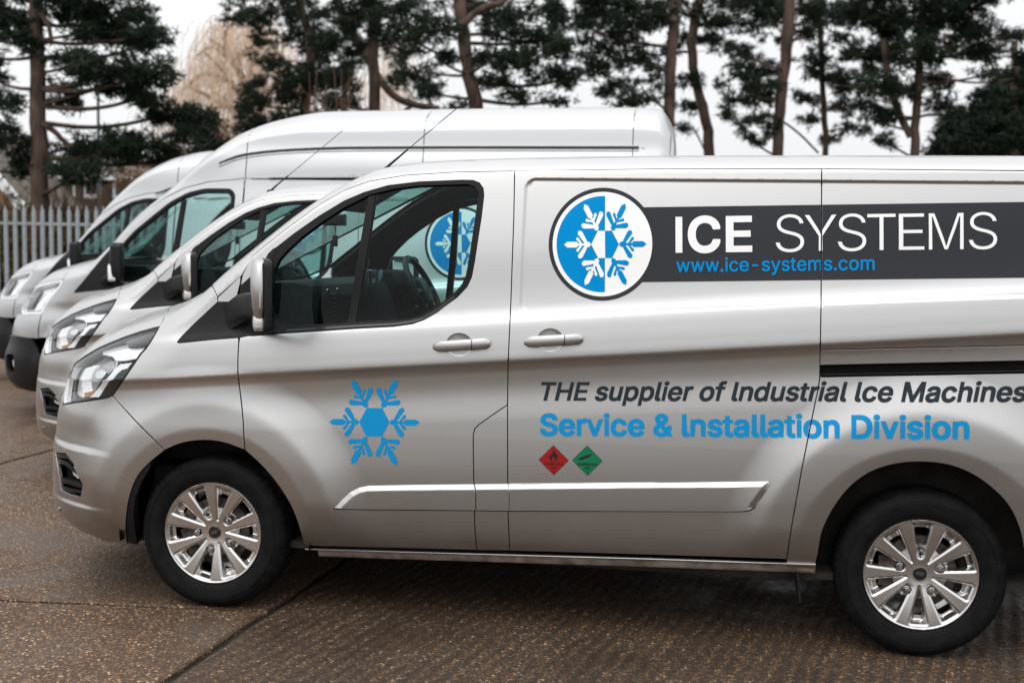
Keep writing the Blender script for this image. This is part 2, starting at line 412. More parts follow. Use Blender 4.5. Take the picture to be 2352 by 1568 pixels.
# generic solids -----------------------------------------------------------
class MB:
    def __init__(s): s.V = []; s.F = []
    def add(s, V, F):
        b = len(s.V); s.V += [tuple(map(float, v)) for v in V]; s.F += [tuple(i+b for i in f) for f in F]; return s
    def box(s, x0, x1, y0, y1, z0, z1):
        V = [(x, y, z) for x in (x0, x1) for y in (y0, y1) for z in (z0, z1)]
        return s.add(V, [(0, 1, 3, 2), (4, 6, 7, 5), (0, 4, 5, 1), (2, 3, 7, 6), (0, 2, 6, 4), (1, 5, 7, 3)])
    def tube(s, pts, rad, n=8, cap=True):
        pts = [Vector(p) for p in pts]; rad = rad if hasattr(rad, '__len__') else [rad]*len(pts)
        if len(rad) != len(pts): rad = list(np.interp(np.linspace(0, 1, len(pts)), np.linspace(0, 1, len(rad)), rad))
        V = []; F = []; up = None
        for i, p in enumerate(pts):
            t = (pts[min(i+1, len(pts)-1)]-pts[max(i-1, 0)]).normalized()
            if up is None: up = t.orthogonal().normalized()
            else: up = (up-t*up.dot(t)).normalized()
            q = t.cross(up)
            for k in range(n):
                a = 2*math.pi*k/n; V.append(p+(up*math.cos(a)+q*math.sin(a))*rad[i])
        for i in range(len(pts)-1):
            for k in range(n):
                F.append((i*n+k, i*n+(k+1) % n, (i+1)*n+(k+1) % n, (i+1)*n+k))
        if cap: F.append(tuple(range(n))[::-1]); F.append(tuple((len(pts)-1)*n+k for k in range(n)))
        return s.add(V, F)
    def loft(s, rings, cap=True):
        n = len(rings[0]); V = [v for r in rings for v in r]; F = []
        for i in range(len(rings)-1):
            for k in range(n): F.append((i*n+k, i*n+(k+1) % n, (i+1)*n+(k+1) % n, (i+1)*n+k))
        if cap: F.append(tuple(range(n))[::-1]); F.append(tuple((len(rings)-1)*n+k for k in range(n)))
        return s.add(V, F)
    def lathe(s, prof, n=64, y=True):
        """profile (r, y) about the Y axis"""
        V = []; F = []
        for r, h in prof:
            for k in range(n):
                a = 2*math.pi*k/n; V.append((r*math.cos(a), h, r*math.sin(a)))
        for i in range(len(prof)-1):
            for k in range(n): F.append((i*n+k, i*n+(k+1) % n, (i+1)*n+(k+1) % n, (i+1)*n+k))
        return s.add(V, F)
    def mesh(s, smooth=True, bevel=0):
        me = bpy.data.meshes.new('solid'); me.from_pydata(s.V, [], s.F); me.update()
        import bmesh
        bm = bmesh.new(); bm.from_mesh(me); bmesh.ops.recalc_face_normals(bm, faces=bm.faces)
        if bevel:
            es = [e for e in bm.edges if len(e.link_faces) == 2 and e.calc_face_angle(0) > .5]
            bmesh.ops.bevel(bm, geom=es, offset=bevel, segments=2, affect='EDGES', profile=.5, clamp_overlap=True)
        bm.to_mesh(me); bm.free()
        if smooth:
            me.polygons.foreach_set('use_smooth', [True]*len(me.polygons)); me.set_sharp_from_angle(angle=R(38))
        return me
def rrect(cx, cy, hx, hy, r, k=4):
    pts = []
    for sx, sy, a0 in ((1, 1, 0), (-1, 1, 90), (-1, -1, 180), (1, -1, 270)):
        for j in range(k+1):
            a = R(a0+90*j/k); pts.append((cx+sx*(hx-r)+r*math.cos(a), cy+sy*(hy-r)+r*math.sin(a)))
    return pts
# ================================================================ wheels
def tyre_mesh(Rt, rim):
    """tyre about the Y axis; outer face at y=0 towards -Y"""
    N_ = 180; prof = [(rim-.004, .030), (rim+.002, .006), (rim+.010, -.002), (rim+.022, -.008), (rim+.045, -.0125), (rim+.060, -.0135), (rim+.0615, -.0115), (rim+.064, -.0115), (rim+.0655, -.0135),
            (Rt-.038, -.008), (Rt-.035, -.009), (Rt-.031, -.0075), (Rt-.024, -.002), (Rt-.014, .006), (Rt-.006, .016), (Rt-.001, .034), (Rt, .050), (Rt-.007, .052), (Rt-.007, .058), (Rt, .060),
            (Rt, .09), (Rt-.007, .092), (Rt-.007, .099), (Rt, .101), (Rt, .15), (Rt-.007, .152), (Rt-.007, .158), (Rt, .16), (Rt-.006, .185), (Rt-.03, .2), (rim+.03, .205), (rim, .18)]
    V = []; F = []
    for i, (r, h) in enumerate(prof):
        for k in range(N_):
            a = 2*math.pi*k/N_; rr = r
            if r > Rt-.028 and k % 3 == 0: rr -= .0025 if r < Rt-.003 else .004
            if rim+.066 < r < Rt-.036 and (k % 60) in (4, 5, 6, 7, 8, 9, 34, 35, 36): h2 = h-.0012
            else: h2 = h
            V.append((rr*math.cos(a), h2, rr*math.sin(a)))
    for i in range(len(prof)-1):
        for k in range(N_): F.append((i*N_+k, i*N_+(k+1) % N_, (i+1)*N_+(k+1) % N_, (i+1)*N_+k))
    mb = MB(); mb.add(V, F); return mb.mesh()
def rim_arrays(Rr):
    """ten spoke alloy face as a relief over the disc"""
    S = Rr/.221
    loops = []
    def slot(a0, r0, r1, w0, w1, off=0):
        # rounded trapezoid in polar frame
        p = [(r0, -w0), (r1, -w1), (r1, w1), (r0, w0)]
        q = rnd([(x, y) for x, y in p], .013, 4)
        ca, sa = math.cos(a0), math.sin(a0)
        return [(x*ca-y*sa, x*sa+y*ca) for x, y in q]
    holes = []; pockets = []
    for k in range(10):
        a = R(90+36*k)
        if k % 2 == 0:
            holes.append(slot(a, .112*S, .184*S, .019*S, .0265*S)); pockets.append(slot(a, .060*S, .207*S, .010*S, .0405*S))
        else:
            holes.append(slot(a, .106*S, .170*S, .011*S, .0185*S)); pockets.append(slot(a, .052*S, .202*S, .002*S, .0375*S))
    circ = [(Rr*math.cos(2*math.pi*i/120), Rr*math.sin(2*math.pi*i/120)) for i in range(120)]
    hub = [(.026*S*math.cos(2*math.pi*i/32), .026*S*math.sin(2*math.pi*i/32)) for i in range(32)]
    nuts = [[(.081*S*math.cos(R(90+72*k))+.0165*S*math.cos(2*math.pi*i/18), .081*S*math.sin(R(90+72*k))+.0165*S*math.sin(2*math.pi*i/18)) for i in range(18)] for k in range(5)]
    def dist_in(P, loop):
        """signed distance, positive inside"""
        a = np.asarray(loop); b = np.roll(a, -1, 0); e = b-a; L = (e**2).sum(1)+1e-12
        t = np.clip(((P[:, None]-a[None])*e[None]).sum(2)/L, 0, 1)
        d = np.sqrt((((a[None]+t[..., None]*e[None])-P[:, None])**2).sum(2)).min(1)
        return np.where(eo(P, segs_of(loop)), d, -d)
    def height(P):
        r = np.hypot(P[:, 0], P[:, 1])/S
        h = pchip(r, [0, .03, .05, .10, .16, .20, .212, .217, .221], [.030, .030, .028, .020, .012, .008, .007, .004, .008])
        for pk in pockets:
            d = dist_in(P, pk); h = h+.024*sstep(d/.016)+.004*np.clip(d/.02, 0, 1)+.003*np.clip((d+.007)/.007, 0, 1)**2
        for nn in nuts:
            d = dist_in(P, nn); h = h+.010*sstep((d+.004)/.006)
        return h
    v2, F = fill([segs_of(circ)], .0030, .0030, [segs_of(h) for h in holes]+[segs_of(hub)])
    H = height(v2); e = .0006
    gx = (height(v2+[e, 0])-height(v2-[e, 0]))/(2*e); gy = (height(v2+[0, e])-height(v2-[0, e]))/(2*e)
    Nn = np.stack([gx, -np.ones(len(v2)), gy], 1); Nn /= np.linalg.norm(Nn, axis=1)[:, None]
    P = np.stack([v2[:, 0], H, v2[:, 1]], 1)
    a = P[F]; fn = np.cross(a[:, 1]-a[:, 0], a[:, 2]-a[:, 0])
    if fn[:, 1].mean() > 0: F = F[:, ::-1]
    # walls of the openings
    be = boundary(F); ids = sorted({i for e_ in be for i in e_}); loc = {v: k for k, v in enumerate(ids)}; b = len(P)
    sd = np.zeros((len(ids), 3))
    for a_, b_ in be:
        t = P[b_]-P[a_]; s_ = np.cross(t, [0, -1, 0]); s_ = s_/(np.linalg.norm(s_)+1e-9); sd[loc[a_]] += s_; sd[loc[b_]] += s_
    sd /= np.linalg.norm(sd, axis=1)[:, None]+1e-9; ids = np.array(ids)
    V = np.concatenate([P, P[ids]+[0, .001, 0], P[ids]+[0, .028, 0]]); NN = np.concatenate([Nn, sd, sd]); n_ = len(ids); f1 = []
    for a_, b_ in be:
        i, j = loc[a_], loc[b_]; f1 += [(b_, a_, b+i), (b_, b+i, b+j), (b+j, b+i, b+n_+i), (b+j, b+n_+i, b+n_+j)]
    return V, np.concatenate([F, np.array(f1)]), NN
WHEEL = {}
def wheel_meshes():
    Rt, rm = .3305, .221
    W_ = WHEEL
    W_['tyre'] = tyre_mesh(Rt, rm); W_['tyre'].materials.append(M['tyre'])
    a = rim_arrays(rm); W_['rim'] = mesh(a[0], a[1], True, a[2], 'rim'); W_['rim'].materials.append(M['alloy'])
    b = MB().lathe([(rm+.001, .008), (rm-.003, .004), (rm-.004, .02), (rm-.012, .06), (rm-.014, .18), (rm-.05, .19)], 72).mesh(); b.materials.append(M['alloy']); W_['barrel'] = b
    d = MB().lathe([(.001, .075), (.07, .075), (.071, .06), (.145, .06), (.146, .09), (.001, .09)], 48).box(-.155, -.06, .045, .12, -.06, .06).mesh(); d.materials.append(M['disc']); W_['brake'] = d
    c = MB().lathe([(.0265, .032), (.0265, .024), (.024, .0215), (.001, .0212)], 32).mesh(); c.materials.append(M['gloss']); W_['cap'] = c
    o = MB()
    ring = [(.0175*math.cos(t), .0205, .0078*math.sin(t)) for t in np.linspace(0, 2*math.pi, 25)]; o.tube(ring, .0007, 4, False)
    e = o.mesh(); e.materials.append(M['steel']); W_['badge'] = e
    n = MB(); h = [(.0105*math.cos(R(60*i)), .0105*math.sin(R(60*i))) for i in range(6)]
    n.loft([[(x, .040, z) for x, z in h], [(x, .018, z) for x, z in h], [(x*.7, .013, z*.7) for x, z in h]]).lathe([(.013, .034), (.013, .030), (.0105, .029)], 16)
    e = n.mesh(); e.materials.append(M['steel']); W_['nut'] = e
    ll = MB().lathe([(.008, .026), (.008, .022), (.005, .020), (.001, .020)], 16).mesh(); ll.materials.append(M['black']); W_['lock'] = ll
wheel_meshes()
_tx = {}
import os
FONT = None
try:
    FONT = bpy.data.fonts.load(os.path.join(bpy.utils.resource_path('LOCAL'), 'datafiles', 'fonts', 'Inter.woff2'))   # the interface font that ships inside Blender
except Exception: FONT = None
def text_mesh(s, off=0, shear=0, space=1):
    """outline segments of a text, emboldened (off > 0) or thinned (off < 0)"""
    c = bpy.data.curves.new('t', 'FONT'); c.body = s; c.size = 1; c.shear = shear; c.space_character = space; c.resolution_u = 5; c.fill_mode = 'NONE'
    if FONT: c.font = FONT
    o = bpy.data.objects.new('t', c); COL.objects.link(o); bpy.context.view_layer.update()
    me = o.to_mesh(); V = np.array([v.co[:2] for v in me.vertices]); E = [tuple(e.vertices) for e in me.edges]
    adj = {}
    for a, b in E: adj.setdefault(a, []).append(b); adj.setdefault(b, []).append(a)
    seen = set(); loops = []
    for st in range(len(V)):
        if st in seen or st not in adj: continue
        # keep the vertex order of the spline, which runs with the index
        lp = [st]; seen.add(st); cur = st
        while True:
            nx = [q for q in adj[cur] if q not in seen]
            if not nx: break
            cur = min(nx, key=lambda q: abs(q-cur)) ; lp.append(cur); seen.add(cur)
        L_ = V[lp]; k = np.linalg.norm(L_-np.roll(L_, 1, 0), axis=1) > 1e-5
        if k.sum() > 2: loops.append(L_[k])
    o.to_mesh_clear(); bpy.data.objects.remove(o); bpy.data.curves.remove(c)
    area = [.5*np.sum(l[:, 0]*np.roll(l[:, 1], -1)-np.roll(l[:, 0], -1)*l[:, 1]) for l in loops]
    sg = np.sign(area[int(np.argmax(np.abs(area)))]); ink = []; hole = []
    for l, a in zip(loops, area):     # the winding tells ink from counter
        (ink if a*sg > 0 else hole).append(segs_of(shrink(l, -off if a*sg > 0 else off)) if off else segs_of(l))
    return ink, hole
_q = text_mesh('Ford', .02, .35); _A = np.concatenate(_q[0]).reshape(-1, 2); _lo, _hi = _A.min(0), _A.max(0)
_sc = np.array([.024, .0085]); _mp = lambda g: np.concatenate([((g[:, i:i+2]-_lo)/(_hi-_lo)-.5)*_sc for i in (0, 2)], 1)
_v, _f = fill([_mp(g) for g in _q[0]], 0, 0, [_mp(g) for g in _q[1]])
WHEEL['text'] = MB().add([(x, .0203, y) for x, y in _v], _f).mesh(False); WHEEL['text'].materials.append(M['steel'])
def put_wheel(parent, x, y, r0, far=False):
    w = bpy.data.objects.new('wheel', WHEEL['tyre'].copy() if False else None); link(w, parent); w.location = (x, y, .3305)
    w.rotation_euler = (0, -r0, 0) if not far else (0, 0, math.pi)
    for nm, k in (('tyre', 'tyre'), ('rim', 'rim'), ('rim_barrel', 'barrel'), ('brake_disc', 'brake'), ('hub_cap', 'cap'), ('hub_badge', 'badge'), ('hub_lettering', 'text')):
        link(bpy.data.objects.new(nm, WHEEL[k]), w)
    for k in range(5):
        a = R(90+72*k)
        o = bpy.data.objects.new('wheel_nut', WHEEL['lock' if k == 0 else 'nut']); link(o, w); o.location = (.081*math.cos(a), 0, .081*math.sin(a)); o.rotation_euler = (0, random.random(), 0)
    return w

# ================================================================ the compact panel vans
class Custom(Shape):
    zt = ([-1.1, -1.0, -.85, -.6, -.276, -.12, 0, .14, .338, .52, .687, .9, 1.27, 1.84, 3.3, 3.85, 4.0],
          [.775, .947, 1.153, 1.24, 1.343, 1.431, 1.53, 1.633, 1.782, 1.893, 1.956, 1.976, 1.990, 2.001, 2.007, 1.96, 1.93])
    rt = ([-.97, -.6, -.1, .2, .6, 1.2, 4], [.15, .20, .2, .14, .12, .11, .11])
    xn = ([.15, .25, .32, .45, .6, .75, .9, 1.0, 1.2, 2.2], [-.629, -.998, -1.066, -1.076, -1.065, -1.05, -1.001, -.956, -.833, -.817])
    Lf = .75
    hubs = ((0, .33, .735, .565, .462, .028), (2.933, .33, .80, .645, .512, .030))
    def crease(s, X): return 1.027+(X-.142)*.0847
    def inset(s, X, z):
        d = z-s.crease(X)
        a = pchip(d, [-.62, -.45, -.25, -.12, -.05, -.02, -.002, .004, .05, .10, .15, .185, .22, .45, .65, .80, .92],
                  [.006, .0085, .017, .026, .021, .012, .001, .0, .004, .011, .021, .036, .046, .078, .118, .155, .195])
        a = a+pchip(z, [.15, .28, .33, .38, .45, .55, .66, .80], [.11, .070, .041, .024, .0135, .006, .0018, 0])
        for hx, hz, r0, re, r2, A in s.hubs:      # wheel arch blister with a crisp shoulder and a narrow lip
            r = np.hypot(X-hx, z-hz); up = sstep((z-.26)/.25)
            x_ = np.maximum((r0-r)/(r0-re), 0); t_ = .5*(x_+1-np.sqrt((x_-1)**2+.012))+.0548*(x_ > 1)*0
            d_ = r2-r; a = a-A*np.maximum(t_, 0)**1.6*up+.17*.5*(d_+np.sqrt(d_*d_+.00004))*up
        fr = sstep((-.42-X)/.22)     # ledges of the front bumper
        a = a+fr*(.016*sstep((z-.645)/.028)*(1-sstep((z-.70)/.13))+.012*sstep((z-.395)/.025)*(1-sstep((z-.45)/.12)))
        zb = 1.305+(X-1.338)*.0610
        r = .05; ax = X-1.318; az = z-zb; at = 1.868-z
        sd = np.minimum(np.minimum(ax, az), at)
        m = np.minimum(az, at); cor = (ax < r) & (m < r); sd = np.where(cor, r-np.hypot(r-ax, r-m), sd)
        return a+.0075*sstep(sd/.015)
C1 = Custom(); C1.pose = (0, 0, 0)
Z5 = lambda pts: tr(150, 600, 3.136, pts)          # reading windows on the photograph
Z6 = lambda pts: tr(600, 430, 3.136, pts)
ZH = lambda pts: tr(130, 840, 6.533, pts)
ZL = lambda pts: tr(0, 1158, 2.6133, pts)
ZM = lambda pts: tr(0, 580, 2.6133, pts)
ZB = lambda pts: tr(1937, 480, 2.5286, pts)
ZG = lambda pts: tr(780, 900, 2.613, pts)
ZI = lambda pts: tr(1350, 950, 2.8514, pts)
# traced outlines (pixels)
HL = ZH([(205, 1310), (200, 1250), (212, 1120), (250, 890), (300, 760), (420, 610), (560, 505), (800, 362), (1020, 265), (1250, 175), (1500, 92), (1700, 40), (1830, 8), (1800, 70), (1700, 240), (1600, 385), (1530, 455), (1450, 570), (1300, 790), (1150, 1010), (1060, 1140), (1030, 1170), (960, 1200), (900, 1215), (600, 1260), (400, 1285), (262, 1308), (230, 1315)])
SEAM_BON = Z5([(820, 757), (850, 690), (880, 632), (910, 595), (942, 573)])
SEAM_BUMP = [(259.4, 911), (314, 969.7), (378, 1034)]
ARCH_F = ZL([(2045, 632), (1985, 420), (1880, 240), (1760, 100), (1650, 8)])+ZM([(1640, 1508), (1500, 1455), (1360, 1442), (1220, 1462), (1108, 1510)])+ZL([(1100, 10), (1000, 90), (920, 180), (870, 320), (848, 470), (850, 560), (858, 632)])
ARCH_R = tr(2037, 1050, 2.215, [(140, 890), (155, 830), (165, 760), (180, 690), (240, 570), (330, 450), (450, 360), (600, 315), (740, 305), (900, 320), (1050, 380), (1190, 490), (1260, 580), (1310, 700), (1326, 800)])
_aR0 = ARCH_R; ARCH_R = smooth_open(ARCH_R, 2)
SEAM_DF = ZM([(1612, 760), (1605, 800), (1600, 900), (1600, 1000), (1610, 1080), (1625, 1200), (1636, 1320), (1640, 1420), (1648, 1508)])
SEAM_TOP = Z6([(150, 722), (400, 520), (700, 300), (900, 185), (1100, 115), (1400, 65), (1800, 40), (2278, 32)])
SEAM_B = [(1182, 391.5), (1180, 500), (1173, 700), (1167, 830), (1165.5, 934)]
SEAM_B2 = [(1165.5, 934), (1166, 1108), (1167, 1180), (1170.5, 1264)]
FLAP = ZG([(1375, 372), (1290, 430), (1190, 500), (1158, 530), (1146, 570), (1146, 700), (1150, 900), (1165, 935), (1168, 1060), (1155, 1085), (1156, 1180), (1168, 1340)])
SEAM_RR = [(1888.5, 357), (1887.3, 388), (1886, 690), (1884, 803), (1883, 866), (1880, 890), (1873, 922), (1862, 975), (1842, 1075), (1818, 1210), (1807, 1284)]
SILL = [(700, 1252.5), (900, 1258), (1170, 1265), (1500, 1274), (1808, 1284)]
WINDOW = Z6([(435, 1338), (700, 1322), (1000, 1302), (1300, 1286), (1450, 1265), (1540, 1233), (1625, 1182), (1810, 1050), (1890, 965), (1925, 890), (1950, 760), (1980, 560), (2005, 400), (2025, 230), (2020, 175), (1990, 130), (1940, 110), (1850, 108), (1500, 122), (1250, 152), (1060, 207), (900, 275), (700, 395), (500, 535), (345, 655), (330, 668)])
WIN_OUT = WINDOW + Z6([(290, 720), (262, 790), (257, 900), (258, 1050), (262, 1180), (265, 1290)]) + Z6([(215, 1345), (120, 1365), (435, 1338)])[:2]
GLASS = Z6([(985, 1252), (1200, 1240), (1400, 1232), (1500, 1205), (1600, 1155), (1700, 1085), (1800, 1005), (1850, 945), (1880, 880), (1905, 760), (1940, 520), (1965, 350), (1985, 205), (1955, 155), (1900, 138), (1500, 150), (1300, 175), (1100, 225), (900, 325), (700, 455), (560, 560), (440, 670), (370, 750), (325, 850), (315, 960), (312, 1100), (325, 1170), (380, 1235), (460, 1277), (700, 1270)])
BAR = Z6([(1088, 232), (1146, 222), (1110, 450), (1060, 800), (1010, 1100), (985, 1253), (918, 1258), (950, 1080), (1010, 700), (1060, 400)])

def line_at(sh, mp, pts, step=10): return sh.px(mp, pts, False, step)
def loopA(sh, pts, mp='A', r=0, step=10):
    q = rnd(pts, r) if r else pts
    return sh.px(mp, q, True, step)
def seg(loop): return segs_of(loop)

def build_custom():
    sh = C1; W = sh.W
    t = thing('panel_van', 'nearest silver panel van with dark name banner and blue snowflake on its front door', 'van', (0, 0, 0), 0, 'silver vans parked side by side')
    parts = {}
    creaseX = np.arange(-.9, 3.98, .03)
    rX = np.arange(1.30, 3.97, .012); zz0 = 1.305+(rX-1.338)*.0610
    cX = np.arange(-.9, 3.98, .012)
    cr = np.concatenate([np.stack([cX, sh.crease(cX)+d], 1) for d in (-.02, -.011, -.002, .004)]+[np.stack([rX, zz0+d], 1) for d in (-.001, .004, .008, .012, .017)]
        +[np.stack([rX, 1.868-d+0*rX], 1) for d in (-.001, .004, .008, .012, .017)]+[np.stack([hx_+(r_+d)*np.cos(th_), .33+(r_+d)*np.sin(th_)], 1) for hx_, r_ in ((0, .565), (0, .462), (2.933, .645), (2.933, .512)) for d in (-.002, .002) for th_ in [np.linspace(R(8), R(172), 130)]]+[np.stack([np.full(70, 1.318+d), np.linspace(1.3, 1.87, 70)], 1) for d in (-.001, .004, .008, .012, .017)])
    def P_(name, loops, mp='A', mt='silver', du=.016, dv=.007, minus=(), both=True, gap=.0028, label=None, **k):
        ls = [seg(shrink(l, gap)) if gap else seg(l) for l in loops]
        ms = [seg(shrink(l, -gap)) if gap else seg(l) for l in minus]
        arr = panel(sh, mp, ls, du, dv, ms, **k)
        o = pobj(name, arr, M[mt], t, label)
        if both:
            k.pop('extra', None); pobj(name, mirror(sh, panel(sh, mp, ls, max(du, .04), max(dv, .025), ms, **k)), M[mt], t, label)
        return o
    A = lambda p, step=10: line_at(sh, 'A', p, step)
    # ---- doors
    topA = A(SEAM_TOP); dB = A(SEAM_B); dB2 = A(SEAM_B2); fl = A(FLAP); df = A(SEAM_DF); arF = A(ARCH_F, 8); sill = A(SILL)
    i560 = 0
    archdoor = A(smooth_open([(698, 1250)]+ARCH_F[1:4]+[(562, 1033)], 2), 8)
    front_edge = A(Z6([(50, 1378), (49, 1300), (50, 1100), (55, 980), (75, 870), (150, 722)]))
    door = np.concatenate([front_edge[:-1], topA[:-1], dB[:-1], fl[:-1], A([(1096, 1263), (700, 1252.5)])[:-1], archdoor[:-1], df[::-1]])
    win = loopA(sh, WIN_OUT, r=0)
    cups = [sh.px('A', [(cx_+31*math.cos(a), cy_+27.5*math.sin(a)) for a in np.linspace(0, 2*math.pi, 28)[:-1]], True, 6) for cx_, cy_ in ((1054.3, 791.5), (1264, 781))]
    fd = P_('front_door', [door], minus=[win, shrink(cups[0], .003)], extra=cr, du=.011, dv=.0065)
    P_('pillar_flap', [np.concatenate([fl[:-1], A([(1096, 1263), (1170.5, 1264)])[:-1], dB2[::-1]])], extra=cr)
    rr = A(SEAM_RR)
    sl = np.concatenate([A([(1183, 391.5), (1500, 388), (1887.3, 387.4)])[:-1], A(SEAM_RR[1:])[:-1], A([(1807, 1284), (1500, 1274), (1170.5, 1264.5)])[:-1], dB2[::-1][:-1], dB[::-1]])
    P_('sliding_door', [sl], minus=[shrink(cups[1], .003)], extra=cr)
    # ---- rear quarter in three strips round the slide rail
    e = 3.97
    zr1 = A([(1885, 803.8), (2352, 793)]); zr2 = A([(1883.5, 838.8), (2352, 828.5)]); zr3 = A([(1882, 865.8), (2352, 856.8)])
    def ext(l, x): s_ = (l[-1, 1]-l[0, 1])/(l[-1, 0]-l[0, 0]); return np.concatenate([l, [[x, l[-1, 1]+s_*(x-l[-1, 0])]]])
    zr1e, zr2e, zr3e = ext(zr1, e), ext(zr2, e), ext(zr3, e)
    topq = A([(1887.3, 387.4), (2352, 392)]); topq = ext(topq, e)
    up = np.concatenate([topq, [[e, zr1e[-1, 1]]], zr1e[::-1], A([(1884, 803), (1886, 690), (1887.3, 388)])])
    P_('rear_quarter', [up], extra=cr)
    P_('rail_cover', [np.concatenate([zr1e, zr2e[::-1]])], du=.05)
    arR = A(ARCH_R, 8)
    arcend = [(2.933+.455*math.cos(a), .33+.455*math.sin(a)) for a in np.linspace(R(8), R(-20), 5)]
    low = np.concatenate([zr3e, [[e, .95], [e, .83], [3.32, .72]], arR[:-1][::-1][5:], A([(1873, 1318), (1806, 1305)]), A([(1807, 1284), (1818, 1210), (1842, 1075), (1862, 975), (1873, 922), (1880, 890), (1883, 866)])])
    k_ = [i for i in range(len(arR)) if arR[i, 0] < 3.30]
    arcut = arR[k_]
    low = np.concatenate([zr3e, [[e, .83], [3.36, .70]], arcut[::-1], A([(1873, 1318), (1806, 1305)]), A([(1807, 1284), (1818, 1210), (1842, 1075), (1862, 975), (1873, 922), (1880, 890), (1883, 866)])])
    P_('rear_arch_panel', [low], extra=cr, du=.010, dv=.0065)
    P_('rear_bumper', [np.array([[3.37, .695], [3.98, .82], [3.98, .30], [3.44, .27], [3.40, .45], [3.385, .60]])])
    railN = np.concatenate([zr2e, zr3e[::-1]])
    P_('slide_rail', [railN], mt='dark', gap=0, off=-.018, fl=0, du=.05)
    P_('slide_rail_runner', [np.concatenate([zr3e+[0, .010], zr3e[::-1]+[0, .006]])], mt='black', gap=0, off=-.008, du=.1, dv=.1)
    # ---- fender
    hlA = A(HL+[HL[0]], 6)
    hl_bottom_right = ZH([(1040, 1165)])[0]
    tri_lo = A(Z5([(1450, 850), (1200, 866), (975, 886)])); tri_up = A(Z5([(960, 878), (1000, 832), (1100, 733), (1200, 640), (1290, 555)]))
    bonA = A(SEAM_BON)
    hood_tip = A([(401, 699), (432.5, 690), (470, 670), (486.5, 656)])
    seamC = A(Z5([(1242, 420), (1287, 515)]))
    fend = np.concatenate([A([(549, 762)]+Z5([(1450, 838), (975, 886), (960, 878), (1000, 832), (1100, 733), (1200, 640), (1290, 555), (1287, 515), (1242, 423)]), 8), hood_tip[::-1][1:], bonA[::-1][1:-1],
        A(ZH([(1830, 8), (1800, 70), (1700, 240), (1600, 385), (1530, 455), (1450, 570), (1300, 790), (1150, 1010), (1060, 1140), (1040, 1165)]), 6), A(SEAM_BUMP)[1:-1], A(smooth_open([(377, 1034)]+ZM([(1220, 1462), (1360, 1442), (1500, 1455)])+[(562, 1033)], 2), 8)[:-1], df[::-1][:-1]])
    P_('front_wing', [fend], extra=cr, du=.009, dv=.006)
    # grey corner above the mirror arm
    P_('pillar_corner', [A(Z5([(1290, 520), (1380, 435), (1470, 350), (1468, 400), (1450, 470), (1430, 555), (1290, 555)]))], gap=.001)
    # black quarter triangle and the door's mirror plate
    tri = loopA(sh, Z5([(1462, 848), (1200, 866), (980, 888), (962, 880), (1000, 830), (1100, 731), (1200, 638), (1290, 553), (1430, 553), (1455, 600), (1462, 700)]))
    P_('quarter_trim', [tri], mt='black', off=.002, gap=.001)
    P_('mirror_plate', [loopA(sh, Z6([(50, 1378), (120, 1364), (215, 1352), (300, 1345), (435, 1334), (430, 1288), (380, 1262), (325, 1225), (290, 1180), (272, 1080), (270, 900), (285, 790), (330, 700), (345, 655), (330, 657), (285, 700), (255, 760), (235, 830), (150, 880), (60, 960), (49, 1100)]))], mt='black', off=.003, gap=.0)
    P_('pillar_backing', [loopA(sh, Z5([(1280, 540), (1400, 400), (1480, 320), (1600, 330), (1590, 900), (1300, 880)]))], mt='dark', off=-.03, gap=0, fl=0)
    # ---- window: rubber frame, glass, division bar
    wl = loopA(sh, WIN_OUT); gl = loopA(sh, GLASS)
    P_('window_frame', [wl], minus=[gl], mt='rubber', off=.001, gap=0, fl=.03, du=.02)
    P_('side_window', [shrink(gl, -.004)], mt='glass', off=-.012, gap=0, fl=0, du=.06, dv=.05)
    P_('division_bar', [loopA(sh, BAR)], mt='rubber', off=-.007, gap=0, fl=.03)
    P_('window_sill_trim', [loopA(sh, Z6([(435, 1312), (700, 1296), (1000, 1276), (1300, 1262), (1450, 1240), (1540, 1208), (1625, 1158), (1780, 1040), (1800, 1050), (1650, 1172), (1545, 1232), (1450, 1257), (1300, 1278), (1000, 1294), (700, 1314), (435, 1330)]))], mt='gloss', off=.004, gap=0, fl=.006)
    # ---- headlight
    hl = loopA(sh, HL, step=6); hli = shrink(hl, .004)
    P_('headlight_housing', [hl], mt='lsil', off=-.055, gap=0, fl=0, du=.03, dv=.03)
    arr = panel(sh, 'A', [seg(hl)], .03, .02, [seg(shrink(hl, .006))], off=-.001, fl=.08); 
    h1 = pobj('headlight', arr, M['black'], t); h2 = pobj('headlight', mirror(sh, arr), M['black'], t)
    def H_(name, pts, mt, off, fl=.01, ex=None, du=.012, r=0, minus=()):
        l = sh.px('A', ZH(rnd(pts, r) if r else pts), True, 6)
        a = panel(sh, 'A', [seg(l)], du, du, [seg(sh.px('A', ZH(q), True, 6)) for q in minus], off=off, fl=fl, ex=ex)
        pobj(name, a, M[mt], h1); pobj(name, mirror(sh, a), M[mt], h2)
    def bowl(cx, cy, rr, depth):
        c = sh.hit(ZH([(cx, cy)]))[0]
        def f(P): 
            d = np.linalg.norm(P-c, axis=1)/rr; return -depth*np.clip(1-d**2, 0, 1)
        return f
    a = panel(sh, 'A', [seg(shrink(hl, .005))], .03, .02, off=-.003, fl=0); pobj('lens', a, M['lens'], h1); pobj('lens', mirror(sh, a), M['lens'], h2)
    tilt = lambda z0, k: (lambda P: -(P[:, 2]-z0)*k)
    H_('lamp_shelf', [(830, 370), (1020, 285), (1240, 205), (1240, 280), (1380, 300), (1640, 285), (1580, 400), (1480, 510), (1200, 560), (1060, 560), (1000, 480), (900, 440), (830, 430)], 'refl', -.016, .01, tilt(1.08, .25))
